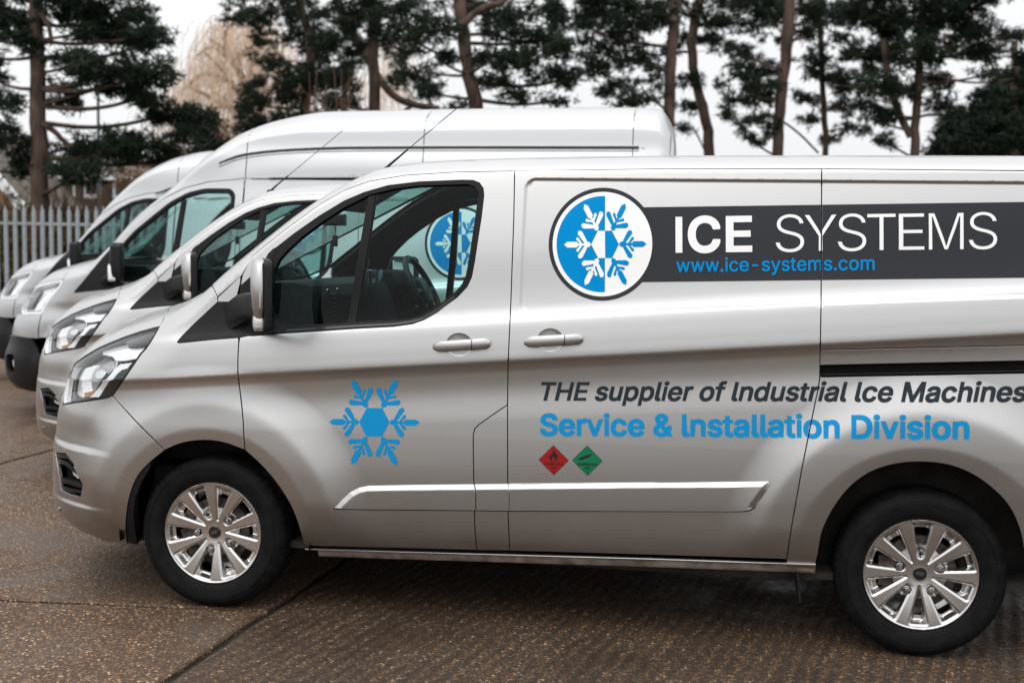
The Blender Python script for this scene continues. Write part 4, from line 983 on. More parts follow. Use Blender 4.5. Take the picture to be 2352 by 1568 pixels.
def decals(sh, t, dx=0, low=True):
    gapz = []
    # thin strips over the door joints where the film is cut
    def strip(px, w=.0026):
        l = sh.px('A', px, False, 20); l = l[np.concatenate([[True], np.linalg.norm(np.diff(l, axis=0), axis=1) > 1e-4])]
        return seg(np.concatenate([l-[w, 0], (l+[w, 0])[::-1]]))
    minus = [strip(SEAM_RR[1:])]
    def put(name, polys, fmap, m, off, parent, du=.03, label=None, evenodd=False):
        gs = []
        if evenodd:
            def sub(s):
                L_ = np.linalg.norm(fmap(s[:, 2:])-fmap(s[:, :2]), axis=1)
                s = np.concatenate([np.array([[*(q[:2]+(q[2:]-q[:2])*i/k), *(q[:2]+(q[2:]-q[:2])*(i+1)/k)] for i in range(k)]) for q, k in zip(s, np.maximum(1, np.ceil(L_/.014)).astype(int))])
                return np.concatenate([fmap(s[:, :2]), fmap(s[:, 2:])], 1)
            gs = [sub(q) for q in polys[0]]; arr = panel(sh, 'A', gs, du, du, minus+[sub(q) for q in polys[1]], off=off, fl=0)
            return pobj(name, arr, M[m], parent, label)
            s = polys; L_ = np.linalg.norm(fmap(s[:, 2:])-fmap(s[:, :2]), axis=1)
            s = np.concatenate([np.array([[*(q[:2]+(q[2:]-q[:2])*i/k), *(q[:2]+(q[2:]-q[:2])*(i+1)/k)] for i in range(k)]) for q, k in zip(s, np.maximum(1, np.ceil(L_/.014)).astype(int))])
            a = fmap(s[:, :2]); b = fmap(s[:, 2:]); gs = [np.concatenate([a, b], 1)]
        else:
            for q in polys: gs.append(seg(fmap(np.array(dens(q, .12, True)))))
        arr = panel(sh, 'A', gs, du, du, minus, off=off, fl=0)
        return pobj(name, arr, M[m], parent, label)
    def frame(p0, p1, p2):
        """affine map of local (a,b): origin px p0, a-axis to p1, b-axis to p2 (pixels) measured on the surface"""
        P = sh.hit([p0, p1, p2])[:, [0, 2]]; o = P[0]+[dx, 0]; ea = P[1]-P[0]; eb = P[2]-P[0]
        return lambda q: o+np.asarray(q)[:, :1]*ea+np.asarray(q)[:, 1:2]*eb
    circ = lambda r, n=96: [(r*math.cos(2*math.pi*i/n), r*math.sin(2*math.pi*i/n)) for i in range(n)]
    # banner
    bq = [(1440, 476.8), (2352, 464), (2352, 638), (1440, 648.5)]
    Pq = sh.hit([(1440, 476.8), (2352, 464), (1440, 648.5), (2352, 638)])[:, [0, 2]]
    def bil(q):
        a = np.asarray(q)[:, :1]; b = np.asarray(q)[:, 1:2]; return [dx, 0]+(1-a)*(1-b)*Pq[0]+a*(1-b)*Pq[1]+(1-a)*b*Pq[2]+a*b*Pq[3]
    ban = put('name_banner', [[(0, 0), (1.18, 0), (1.18, 1), (0, 1)]], bil, 'char', .0012, t)
    f = frame((1383, 560.5), (1507.6, 559.5), (1384, 431.5))
    ro = put('snowflake_roundel', [circ(1)], f, 'char', .0018, t)
    put('white_disc', [circ(.925)], f, 'white', .0024, ro)
    ff = frame((1389.5, 562), (1482.5, 561), (1388, 452))   # flake centre
    cx = .052
    half = [(cx+0*x, y) if x == 0 else (x, y) for x, y in [(.85*math.cos(a), .85*math.sin(a)) for a in np.linspace(R(86.4), R(273.6), 60)]]
    put('blue_half', [half], f, 'blue', .0030, ro)
    fs = frame((1389.5, 562), (1482.5, 561.2), (1388.4, 453))
    L = [q for q in (clip_half(p, -1) for p in flake()) if q]; Rr = [q for q in (clip_half(p, 1) for p in flake()) if q]
    fl = frame((1389.8, 561.5), (1485, 560.5), (1389, 454.5))
    put('snowflake', L, fl, 'white', .0036, ro); put('snowflake', Rr, fl, 'blue', .0036, ro)
    # lettering, each letter fitted to its own box on the banner
    def lim(q): A_ = np.concatenate(q[0]).reshape(-1, 2); return A_.min(0), A_.max(0)
    def xf(q, f): return [f(g) for g in q[0]], [f(g) for g in q[1]]
    def letter(ch, box, off, m, parent, o_=.0032, name='letter', shear=0):
        s = text_mesh(ch, off, shear) if ch != 'I' else ([segs_of([(0, 0), (1, 0), (1, 1), (0, 1)])], []); lo, hi = lim(s)
        x0, y0, x1, y1 = box
        g = frame((x0, y1), (x1, y1-(x1-x0)*.012), (x0-(y1-y0)*.004, y0))
        put(name, xf(s, lambda q: (q-np.tile(lo, 2))/np.tile(hi-lo, 2)), g, m, o_, parent, .03, evenodd=True)
    for ch, b in (('I', (1551.8, 498.6, 1567.4, 580.7)), ('C', (1580, 496, 1654.8, 582.5)), ('E', (1667.3, 496.7, 1727.8, 579.5))): letter(ch, b, .028, 'white', ban)
    zb = lambda a, b, c, d: (tr(1937, 480, 2.5286, [(a, b)])[0]+tr(1937, 480, 2.5286, [(c, d)])[0])
    for ch, b in (('S', (153, 185, 338, 430)), ('Y', (343, 188, 549, 421)), ('S', (557, 180, 742, 424)), ('T', (750, 182, 934, 416)), ('E', (955, 180, 1120, 414)), ('M', (1150, 177, 1376, 412)), ('S', (1410, 170, 1594, 412))):
        letter(ch, zb(*b), -.009, 'white', ban)
    def text(s, p0, p1, cap, off, m, o_, parent, name, shear=0, du=.014, capch=None):
        """s from baseline-left p0 to baseline-right p1 with cap height `cap` pixels"""
        q = text_mesh(s.replace('I', 'l'), off, shear); lo, hi = lim(q); x0, x1 = lo[0], hi[0]
        h = lim(text_mesh('H', off))[1][1]
        g = frame(p0, p1, (p0[0], p0[1]-cap)); sc4 = np.array([x1-x0, h, x1-x0, h])
        return put(name, xf(q, lambda a: (a-np.array([x0, 0, x0, 0]))/sc4), g, m, o_, parent, du, evenodd=True)
    text('www.ice-systems.com', (1553.5, 624.5), (2009, 619.8), 31, .012, 'blue', .0032, ban, 'web_address')
    if not low: return
    text('THE supplier of Industrial Ice Machines', (1243, 918.5), (2360, 921), 41.5, .025, 'chard', .0034, t, 'slogan_lettering', .22)
    text('Service & Installation Division', (1240, 998.5), (2227, 1007), 49, .029, 'blued', .0034, t, 'division_lettering')
    g = frame(*tr(780, 900, 2.613, [(480, 488), (785, 490), (484, 170)])); g = frame((859.6, 969.4), (963.7, 970.2), (858.6, 857))
    put('snowflake', flake(), g, 'blued', .0026, t, .014)
    # diamond labels
    for cx_, cy_, r_, m_, words in ((1271.5, 1056.4, 34.6, 'red', ('FLAMMABLE', 'GAS', '2')), (1349, 1057.3, 34.8, 'green', ('COMPRESSED', 'GAS', '2'))):
        g = frame((cx_, cy_), (cx_+r_, cy_+.8), (cx_-.6, cy_-r_))
        o = put('hazard_label', [[(1, 0), (0, 1), (-1, 0), (0, -1)]], g, 'ink', .0012, t, label='red flammable gas diamond label' if m_ == 'red' else 'green compressed gas diamond label')
        put('label_face', [[(.95, 0), (0, .95), (-.95, 0), (0, -.95)]], g, m_, .0016, o)
        for w_, y_, hw in zip(words, (-.24, -.48, -.74), (.62 if m_ == 'red' else .65, .19, .05)):
            q = text_mesh(w_, .03); lo, hi = lim(q)
            put('label_lettering', xf(q, lambda a: ((a-np.tile(lo, 2))/np.tile(hi-lo, 2)*np.array([2, .16, 2, .16])-np.array([1, 0, 1, 0]))*np.array([hw, 1, hw, 1])+np.array([0, y_-.08, 0, y_-.08])), g, 'ink', .0021, o, .02, evenodd=True)
        if m_ == 'red':
            fp = [(-.16, .02), (-.3, .12), (-.28, .26), (-.22, .36), (-.2, .26), (-.14, .34), (-.16, .5), (-.06, .44), (-.02, .58), (-.04, .78), (.08, .62), (.1, .46), (.16, .56), (.2, .38), (.28, .42), (.26, .24), (.32, .16), (.2, .02), (.1, .0), (.16, .14), (.06, .24), (.02, .16), (-.04, .26), (-.1, .14), (-.12, .04), (-.02, .0)]
            put('flame_symbol', [fp, [(-.22, -.06), (.22, -.06), (.22, -.03), (-.22, -.03)]], g, 'ink', .0021, o, .02)
        else:
            put('cylinder_symbol', [[(-.52, .10), (-.50, .04), (-.42, .02), (.18, .28), (.24, .36), (.34, .40), (.32, .46), (.2, .42), (.12, .42), (-.5, .18)]], g, 'ink', .0021, o, .02)
# ================================================================ the yard: concrete slabs
def ground_mat(name, ridge=False, seed=0, tone=1.0):
    m = mat(name, (.1, .08, .06), .7, 0, .3); n, l, b = nodes(m)
    t = n.new('ShaderNodeTexCoord')
    def noise(sc, det=4, rough=.6, vec=None):
        q = n.new('ShaderNodeTexNoise'); q.inputs['Scale'].default_value = sc; q.inputs['Detail'].default_value = det; q.inputs['Roughness'].default_value = rough; l.new(vec or t.outputs['Object'], q.inputs['Vector']); return q.outputs[0]
    def rampc(src, stops):
        r = n.new('ShaderNodeValToRGB'); e = r.color_ramp.elements; e[0].position, e[0].color = stops[0][0], (*stops[0][1], 1); e[1].position, e[1].color = stops[-1][0], (*stops[-1][1], 1)
        for p, c in stops[1:-1]: k = e.new(p); k.color = (*c, 1)
        l.new(src, r.inputs[0]); return r.outputs[0]
    def mixc(f, a, bb, blend='MIX'):
        x = n.new('ShaderNodeMix'); x.data_type = 'RGBA'; x.blend_type = blend
        for s_, v in ((0, f), (6, a), (7, bb)):
            if isinstance(v, (int, float)): x.inputs[s_].default_value = v
            elif isinstance(v, tuple): x.inputs[s_].default_value = (*v, 1)
            else: l.new(v, x.inputs[s_])
        return x.outputs[2]
    def rng_(src, a, b_, c, d):
        r = n.new('ShaderNodeMapRange'); r.inputs[1].default_value = a; r.inputs[2].default_value = b_; r.inputs[3].default_value = c; r.inputs[4].default_value = d; l.new(src, r.inputs[0]); return r.outputs[0]
    def math_(op, a, b_):
        x = n.new('ShaderNodeMath'); x.operation = op
        for i, v in enumerate((a, b_)):
            if isinstance(v, (int, float)): x.inputs[i].default_value = v
            else: l.new(v, x.inputs[i])
        return x.outputs[0]
    # exposed aggregate: voronoi stones of mixed brown, buff and grey in a darker matrix
    vo = n.new('ShaderNodeTexVoronoi'); vo.inputs['Scale'].default_value = 80; l.new(t.outputs['Object'], vo.inputs['Vector'])
    vo2 = n.new('ShaderNodeTexVoronoi'); vo2.inputs['Scale'].default_value = 130; l.new(t.outputs['Object'], vo2.inputs['Vector'])
    sep = n.new('ShaderNodeSeparateColor'); l.new(vo.outputs['Color'], sep.inputs[0])
    sep2 = n.new('ShaderNodeSeparateColor'); l.new(vo2.outputs['Color'], sep2.inputs[0])
    st = [(0, (.030, .018, .012)), (.35, (.090, .050, .029)), (.6, (.17, .100, .056)), (.8, (.12, .088, .066)), (.90, (.30, .20, .125)), (1, (.56, .44, .33))]
    st = [(p, tuple(v*tone*k for v, k in zip(c, (1.04, .97, .84)))) for p, c in st]
    stone = mixc(.3, rampc(sep.outputs[0], st), rampc(sep2.outputs[0], st))
    matrix = tuple(v*tone for v in (.038, .025, .017))
    edge = rng_(vo.outputs['Distance'], .25, .6, 0, 1)
    col = mixc(edge, stone, matrix)
    big = noise(.55, 5, .6); col = mixc(rng_(big, .40, .62, 0, .12), col, tuple(v*tone for v in (.115, .070, .042)), 'MIX')
    stain = noise(1.7, 6, .65); col = mixc(rng_(stain, .46, .66, 0, .6), col, tuple(v*tone for v in (.045, .033, .025)))
    fine = noise(34, 3, .7); hgt = math_('ADD', math_('MULTIPLY', math_('SUBTRACT', 1, vo.outputs['Distance']), .6), math_('MULTIPLY', fine, .8))
    if ridge:
        mp_ = n.new('ShaderNodeMapping'); mp_.inputs['Rotation'].default_value = (0, 0, ridge); l.new(t.outputs['Object'], mp_.inputs[0])
        wv = n.new('ShaderNodeTexWave'); wv.wave_type = 'BANDS'; wv.bands_direction = 'X'; wv.inputs['Scale'].default_value = 5.0; wv.inputs['Distortion'].default_value = 2.6; wv.inputs['Detail'].default_value = 3; wv.inputs['Detail Scale'].default_value = 1.5
        l.new(mp_.outputs[0], wv.inputs['Vector'])
        worn = rng_(noise(2.4, 3), .32, .55, .3, 1)
        col = mixc(math_('MULTIPLY', rng_(wv.outputs[0], .2, .75, .6, 0), worn), col, tuple(v*tone for v in (.026, .019, .015)))
        hgt = math_('ADD', hgt, math_('MULTIPLY', math_('MULTIPLY', wv.outputs[0], worn), 1.8))
    l.new(col, b.inputs['Base Color'])
    u = n.new('ShaderNodeBump'); u.inputs['Strength'].default_value = .8; u.inputs['Distance'].default_value = .004; l.new(hgt, u.inputs['Height']); l.new(u.outputs[0], b.inputs['Normal'])
    l.new(rng_(stain, .40, .62, .8, .38), b.inputs['Roughness'])
    return m
M['slabA'] = ground_mat('aggregate_concrete', False, 0, 1.6)
M['slabB'] = ground_mat('tamped_concrete', R(12.3), 0, 1.2)
jm = add_noise(mat('joint_filler', (.012, .013, .011), .9), 9, (.008, .009, .008), (.018, .032, .012), .6, None, .004, 8)
M['joint'] = jm
a5 = R(4.2)
gr = obj('ground', MB().add([(-400, -60, -.05), (400, -60, -.05), (400, 600, -.05), (-400, 600, -.05)], [(0, 1, 2, 3)]).mesh(False), add_noise(mat('rough_earth', (.09, .08, .05), .9), .8, (.06, .055, .035), (.12, .10, .07), .3, None, .05)); gr['kind'] = 'structure'
yd = obj('yard', MB().add([(-14, -9, -.022), (16, -9, -.022), (16, 17.5, -.022), (-14, 17.5, -.022)], [(0, 1, 2, 3)]).mesh(False), 'joint'); yd['kind'] = 'structure'
def rotp(x, y):
    return (.25+x*.996+y*.066, .07+x*.083+y)
def slab(x0, x1, y0, y1, m):
    """one cast slab with ragged, slightly broken edges"""
    r_ = random.Random(int((x0+50)*31+(y0+50)*7)); pts = []
    def side(a, b):
        L = math.hypot(b[0]-a[0], b[1]-a[1]); k = max(2, int(L/.07)); nx, ny = (b[1]-a[1])/L, -(b[0]-a[0])/L; w = 0
        for i in range(k):
            t = i/k; w = w*.6+r_.uniform(-.006, .006); pts.append((a[0]+(b[0]-a[0])*t-nx*abs(w), a[1]+(b[1]-a[1])*t-ny*abs(w)))
    c = [(x0, y0), (x1, y0), (x1, y1), (x0, y1)]
    for i in range(4): side(c[i], c[(i+1) % 4])
    P = [rotp(*p) for p in pts]; n = len(P); cx = sum(p[0] for p in P)/n; cy = sum(p[1] for p in P)/n
    inn = [(p[0]+(cx-p[0])*.006, p[1]+(cy-p[1])*.006) for p in P]
    V = [(p[0], p[1], -.03) for p in P]+[(p[0], p[1], -.007) for p in P]+[(p[0], p[1], 0) for p in inn]
    F = [(i, (i+1) % n, n+(i+1) % n, n+i) for i in range(n)]+[(n+i, n+(i+1) % n, 2*n+(i+1) % n, 2*n+i) for i in range(n)]+[tuple(range(2*n, 3*n))]
    return obj('slab', MB().add(V, F).mesh(False), m, yd)
g_ = .016
xs_ = [-13.2, -9.9, -6.6, -3.3, 0, 4.4, 8.8, 13.2]; ys_ = [-8.4, -4.2, 0, 3.6, 7.2, 10.8, 14.4, 16.9]
for i in range(len(xs_)-1):
    for j in range(len(ys_)-1):
        if i >= 4 and ys_[j] == -4.2: continue
        if i >= 4 and ys_[j] == 0: y0 = -4.2
        else: y0 = ys_[j]
        slab(xs_[i]+g_, xs_[i+1]-g_, y0+g_*.8, ys_[j+1]-g_*.8, 'slabB' if (xs_[i] >= 0) else 'slabA')

# an old crack wandering across the slab by the second van's nose
r_ = random.Random(4); P = [atZ(-10, 1043, 0), atZ(60, 1030, 0), atZ(118, 1012, 0), atZ(200, 990, 0)]; cp = []
for a, b in zip(P[:-1], P[1:]):
    for k in range(9):
        q = a+(b-a)*k/9; cp.append((q[0]+r_.uniform(-.02, .02), q[1]+r_.uniform(-.02, .02)))
V = []; F = []
for k, (x, y) in enumerate(cp):
    w = r_.uniform(.004, .013); V += [(x-w*.4, y-w, .0012), (x+w*.4, y+w, .0012)]
    if k: b = len(V)-4; F.append((b, b+2, b+3, b+1))
obj('crack', MB().add(V, F).mesh(False), 'joint', yd)
# ================================================================ fence, trees and houses beyond the yard
M['galv'] = add_noise(mat('galvanised_steel', (.34, .37, .40), .5, .35), 8, (.30, .33, .36), (.40, .43, .46), .1, (.4, .6))
M['bark'] = add_noise(mat('pine_bark', (.10, .07, .06), .9, 0, .1), 5, (.045, .032, .027), (.13, .090, .072), .8, None, .02, 8, 'Object', (1, 1, .35))
M['needle'] = add_noise(mat('pine_needles', (.02, .03, .02), .7, 0, .2), 1.2, (.007, .013, .009), (.022, .037, .020), 0)
M['needle2'] = add_noise(mat('dark_conifer_needles', (.02, .03, .02), .7, 0, .2), 1.0, (.007, .013, .009), (.017, .030, .016), 0)
M['willow'] = mat('bare_willow_twigs', (.62, .47, .35), .8, 0, .2)
M['wbark'] = mat('willow_bark', (.22, .15, .10), .9, 0, .2)
M['dryleaf'] = add_noise(mat('dry_beech_leaves', (.25, .13, .06), .8, 0, .2), 2, (.13, .07, .035), (.30, .17, .08), 0)
M['twig'] = mat('bare_twigs', (.17, .11, .075), .9, 0, .2)
M['brush'] = add_noise(mat('undergrowth', (.08, .06, .03), .9, 0, .2), 1.6, (.045, .032, .02), (.11, .10, .04), 0)
FWv = Vector((float(_fw[0]), float(_fw[1]), 0)).normalized(); RTv = Vector((FWv.y, -FWv.x, 0))
# ---- palisade fence
def pale_mesh(h):
    w = .034; z2 = h; V = []; prof = [(-w, .012), (-w*.35, .0), (-w*.3, -.010), (w*.3, -.010), (w*.35, 0), (w, .012)]
    top = [z2-.09, z2-.05, z2-.012, z2-.012, z2-.05, z2-.09]
    for (x, y), zt in zip(prof, top): V += [(x, y, .05), (x, y, zt)]
    V += [(x, y+.004, .05) for x, y in prof]+[(x, y+.004, zt) for (x, y), zt in zip(prof, top)]
    F = [(2*i, 2*i+2, 2*i+3, 2*i+1) for i in range(5)]+[(12+i, 18+i, 19+i, 13+i) for i in range(5)]
    V.append((0, -.006, z2)); F += [(5, 7, 24)]
    return MB().add(V, F).mesh(False)
def fence(px0, depth, n, step, h, label, rz=0.0):
    p0 = atD(px0, 552, depth); t = thing('palisade_fence', label, 'fence', (p0[0], p0[1], 0), math.atan2(RTv.y, RTv.x)+rz, 'palisade fences round the yard')
    pm = pale_mesh(h); pm.materials.append(M['galv'])
    for k in range(n):
        o = link(bpy.data.objects.new('pale', pm), t); o.location = (k*step+random.uniform(-.004, .004), 0, random.uniform(-.008, .008)); o.rotation_euler = (0, random.uniform(-.008, .008), 0)
    L = n*step
    for z in (h-.30, .42):
        obj('rail', MB().box(-.1, L, .018, .062, z-.022, z+.022).mesh(False), 'galv', t)
    for k in range(0, int(L/2.75)+1):
        obj('post', MB().box(k*2.75+.02, k*2.75+.10, .065, .12, 0, h-.1).mesh(False), 'galv', t)
    return t
fence(-150, 20.0, 62, .147, 2.13, 'grey galvanised palisade fence nearest the vans, left edge of the yard')
fence(300, 23.5, 40, .147, 2.32, 'farther grey palisade fence showing just above the nearer one')
# ---- trees
def tufts(centres, rad, n_tri, r, flat=.8):
    """needle tufts: thin triangles radiating from each centre"""
    C = np.asarray(centres); n = len(C)
    d = r.normal(size=(n, n_tri, 3)); d[..., 2] = d[..., 2]*flat+.15; d /= np.linalg.norm(d, axis=2)[..., None]
    L = rad*r.uniform(.6, 1.25, (n, n_tri, 1)); side = r.normal(size=(n, n_tri, 3)); side -= (side*d).sum(2)[..., None]*d; side /= np.linalg.norm(side, axis=2)[..., None]
    base = C[:, None]+d*L*.05; w = rad*.17
    a = base-side*w*.5; b = base+side*w*.5+0*L; tip = base+d*L+side*w*.2; tip2 = base+d*L*.95-side*w*.35
    V = np.stack([a, b, tip, tip2], 2).reshape(-1, 3); k = np.arange(n*n_tri)*4
    F = np.stack([k, k+1, k+2, k+3], 1)
    return V, F
def fast_mesh(V, F, name='leaves'):
    me = bpy.data.meshes.new(name); nv, nf, q = len(V), len(F), F.shape[1]
    me.vertices.add(nv); me.vertices.foreach_set('co', V.astype(np.float32).ravel()); me.loops.add(nf*q); me.loops.foreach_set('vertex_index', F.astype(np.int32).ravel())
    me.polygons.add(nf); me.polygons.foreach_set('loop_start', np.arange(0, nf*q, q, dtype=np.int32)); me.update(calc_edges=True); return me
def pxw(x, y, depth): return Vector(atD(x, y, depth))
def pine(label, depth, trunk, widths, pads, dens=1.0, sparse=(), extra_limbs=(), name='pine_tree', leaf='needle', rad=.115, clump=.21, group='tall pines behind the fence'):
    r = np.random.default_rng(int(depth*10)+len(pads)*7+int(abs(trunk[0][0])))
    base = pxw(trunk[-1][0], 552, depth); s = CF/depth
    t = thing(name, label, 'tree', (base.x, base.y, 0), 0, group)
    loc = Vector((base.x, base.y, 0))
    # world points of the trunk, continued to the ground and to above the frame
    P = [pxw(x, y, depth+dz) for (x, y), dz in zip(trunk, np.interp(range(len(trunk)), [0, len(trunk)-1], [r.uniform(-.6, .6), 0]))]
    g = P[-1].copy(); g.z = -.1; g.x += (P[-1].x-P[-2].x)*.3; P.append(g); w = list(widths)+[widths[-1]*1.12]
    pts = smooth_open3([np.array(p) for p in P], 2); ww = np.interp(np.linspace(0, 1, len(pts)), np.linspace(0, 1, len(w)), w)/s/2
    pts = [p+np.array([r.normal()*.012, r.normal()*.012, 0]) for p in pts]
    tk = MB().tube([Vector(p)-loc for p in pts], list(ww), 10); obj('trunk', tk.mesh(), 'bark', t)
    tp = np.array(pts); cents = []
    for (cx, cy, rx, ry) in pads:
        dd = r.uniform(-1.1, 1.1); c = np.array(pxw(cx, cy, depth+dd)); R_ = np.array([rx/s, min(1.3, rx/s*.8), ry/s])
        # limb from the trunk out to the pad
        dist = np.linalg.norm((tp-c)*[1, 1, 1.6], axis=1); k = int(np.argmin(dist+np.where(tp[:, 2] < c[2], 0, .3))); a = tp[k]
        mid = (a+c)/2+np.array([r.normal()*.1, r.normal()*.1, -.12*np.linalg.norm(c-a)+.1]); br = [a, mid, c, c+(c-a)*.12+[0, 0, .1]]
        th = max(.015, min(float(ww[k])*.35, .018+.016*np.linalg.norm(c-a)))
        ob = MB().tube([Vector(p)-loc for p in smooth_open3(br, 2)], list(np.linspace(th, .012, 13)), 6)
        # twigs inside the pad
        for _ in range(int(4+rx/18)):
            q = c+r.normal(size=3)*R_*.55; m2 = (c+q)/2+r.normal(size=3)*.06
            ob.tube([Vector(c)-loc, Vector(m2)-loc, Vector(q)-loc], [.014, .010, .006], 4, False)
        if r.random() < .62: obj('branch', ob.mesh(), 'bark', t)
        area = math.pi*rx*ry; nc = max(3, int(area/480*dens))
        # clumps sit on the shell and inside of a flattened pad
        u = r.normal(size=(nc, 3)); u /= np.linalg.norm(u, axis=1)[:, None]; u *= r.uniform(.1, 1, (nc, 1))**.45
        cc = c+u*R_; nt = r.integers(8, 17, nc)
        for q, n_ in zip(cc, nt): cents.append(q+r.normal(size=(n_, 3))*clump*[.5, .5, .30])
    if cents:
        V, F = tufts(np.concatenate(cents)-np.array(loc), rad, 13, r); obj('crown', fast_mesh(V, F), leaf, t)
    for pl, wd in extra_limbs:
        q = smooth_open3([np.array(pxw(x, y, depth)) for x, y in pl], 2); obj('limb', MB().tube([Vector(p)-loc for p in q], list(np.linspace(wd[0], wd[1], len(q))/s/2), 8).mesh(), 'bark', t)
    return t
pine('thick straight pine trunk at the far left, right in front of the fence corner', 22.6, [(78, -260), (82, 0), (86, 150), (90, 300), (93, 460)], [22, 30, 34, 38, 43],
     [(10, 50, 90, 55), (-60, 130, 60, 40), (180, 20, 110, 42), (270, 55, 105, 48), (335, 85, 50, 30), (345, 95, 45, 22), (200, 75, 50, 22), (55, 100, 45, 26), (180, 145, 60, 30), (250, 155, 105, 32), (350, 165, 55, 32), (300, 190, 70, 26), (20, 235, 55, 26), (-20, 180, 50, 18), (150, 235, 55, 16), (140, 200, 45, 18), (330, 225, 50, 24), (400, 262, 62, 30), (450, 275, 48, 26), (30, 330, 60, 26), (150, 345, 110, 24), (250, 330, 90, 26), (330, 345, 110, 30), (440, 325, 60, 36), (500, 345, 40, 26), (60, 380, 60, 22), (190, 395, 90, 20), (10, 290, 30, 14), (230, 205, 40, 14), (200, -60, 200, 60), (20, -60, 140, 60)],
     1.15, extra_limbs=[([(92, 30), (112, 55), (118, 95)], (14, 8)), ([(96, 285), (125, 300), (150, 330), (190, 345)], (16, 8))])
pine('slim upright pine left of the tall white roof, grey-brown bark', 27, [(852, -200), (855, 0), (858, 120), (862, 250)], [20, 24, 26, 27],
     [(790, 40, 70, 40), (870, -10, 120, 40), (830, 90, 50, 40), (760, 100, 60, 35), (900, 50, 70, 40), (930, 110, 50, 30), (920, 190, 35, 25), (800, 170, 50, 40), (770, 235, 50, 25)], 1.0)
pine('bushy pine with a curved leaning lower limb, behind the high roof', 29.5, [(640, -150), (690, 0), (720, 130), (700, 240), (690, 330)], [14, 18, 20, 22, 24],
     [(600, 20, 90, 34), (560, 45, 50, 26), (700, 15, 80, 36), (690, 80, 80, 34), (620, 85, 45, 22), (740, 130, 60, 36), (680, 160, 70, 34), (610, 140, 40, 20), (640, 205, 80, 34), (560, 235, 45, 22), (720, 215, 80, 36), (600, 275, 70, 26), (690, 280, 80, 30), (760, 190, 50, 34), (560, 290, 40, 18), (800, 240, 40, 24)], 1.2,
     extra_limbs=[([(765, -20), (800, 60), (835, 120), (870, 180), (905, 225), (955, 243), (1010, 250)], (22, 14)), ([(945, 245), (915, 262), (890, 290)], (8, 6))])
pine('stout forked pine right behind the tip of the long aerial', 24, [(1048, -120), (1058, 30), (1068, 110), (1078, 180), (1100, 258)], [26, 28, 30, 32, 34],
     [(960, 20, 70, 30), (1000, 70, 60, 34), (950, 95, 45, 24), (960, 165, 50, 30), (1010, 140, 40, 22), (990, 215, 50, 20), (1130, 20, 90, 36), (1160, 75, 70, 34), (1130, 130, 50, 26), (1190, 135, 60, 30), (1150, 185, 50, 22), (1230, 30, 80, 36), (1250, 90, 70, 34), (1240, 160, 50, 24), (1200, 215, 50, 18), (1290, 120, 60, 34), (1310, 180, 50, 26), (1270, 235, 35, 14), (1040, 250, 30, 12)], 0.85,
     extra_limbs=[([(1062, 60), (1100, 20), (1160, 5)], (20, 12)), ([(1075, 80), (1130, 78), (1190, 100), (1230, 90)], (9, 6)), ([(1060, 68), (1000, 72), (940, 70)], (9, 5)), ([(1052, 0), (1010, -20), (985, -60)], (16, 10))])
pine('upright pine directly behind the rear end of the high roof', 25.5, [(1560, -150), (1548, 40), (1541, 150), (1537, 270)], [24, 26, 26, 27],
     [(1400, 10, 90, 36), (1480, 60, 80, 40), (1380, 80, 80, 40), (1440, 130, 70, 34), (1350, 150, 55, 30), (1500, 20, 80, 36), (1400, 200, 60, 26), (1340, 50, 60, 30), (1480, 215, 50, 20), (1440, 240, 45, 16), (1500, 165, 40, 22), (1330, -40, 150, 40)], .95)
pine('leaning crooked pine beside the rear end of the high roof', 27.5, [(1625, -60), (1590, 60), (1586, 130), (1600, 200), (1622, 270), (1632, 356)], [20, 22, 22, 22, 24, 26],
     [(1600, 10, 70, 36), (1660, 40, 60, 30), (1580, 90, 50, 26), (1650, 100, 60, 22), (1580, 180, 40, 24), (1570, 245, 34, 20), (1700, 5, 80, 30), (1545, 120, 40, 20), (1560, 300, 22, 10)], .9, extra_limbs=[([(1590, 290), (1602, 310), (1618, 345)], (4, 4))])
pine('thick upright pine above the panel joint of the nearest van', 26, [(1818, -120), (1812, 60), (1800, 150), (1792, 240), (1785, 358)], [26, 27, 26, 26, 25],
     [(1760, 20, 90, 38), (1840, 20, 80, 36), (1720, 60, 60, 28), (1740, 160, 70, 26), (1690, 190, 50, 22), (1720, 225, 60, 28), (1690, 275, 45, 22), (1740, 290, 50, 26), (1760, 200, 50, 24), (1740, 330, 30, 14), (1840, 80, 50, 26), (1700, 120, 40, 16)], 1.0, extra_limbs=[([(1775, 265), (1830, 300), (1880, 352)], (5, 5))])
pine('thinnest pine trunk, just above the tall door joint', 28.5, [(1880, -100), (1884, 80), (1888, 180), (1894, 270), (1897, 358)], [11, 12, 13, 14, 14],
     [(1890, 30, 90, 36), (1880, 140, 50, 24), (1900, 190, 60, 30), (1850, 230, 40, 24), (1940, 250, 50, 28), (1970, 290, 40, 20), (1930, 110, 60, 30), (1870, 270, 26, 18), (1910, 315, 26, 16), (1960, 180, 60, 26)], 1.05)
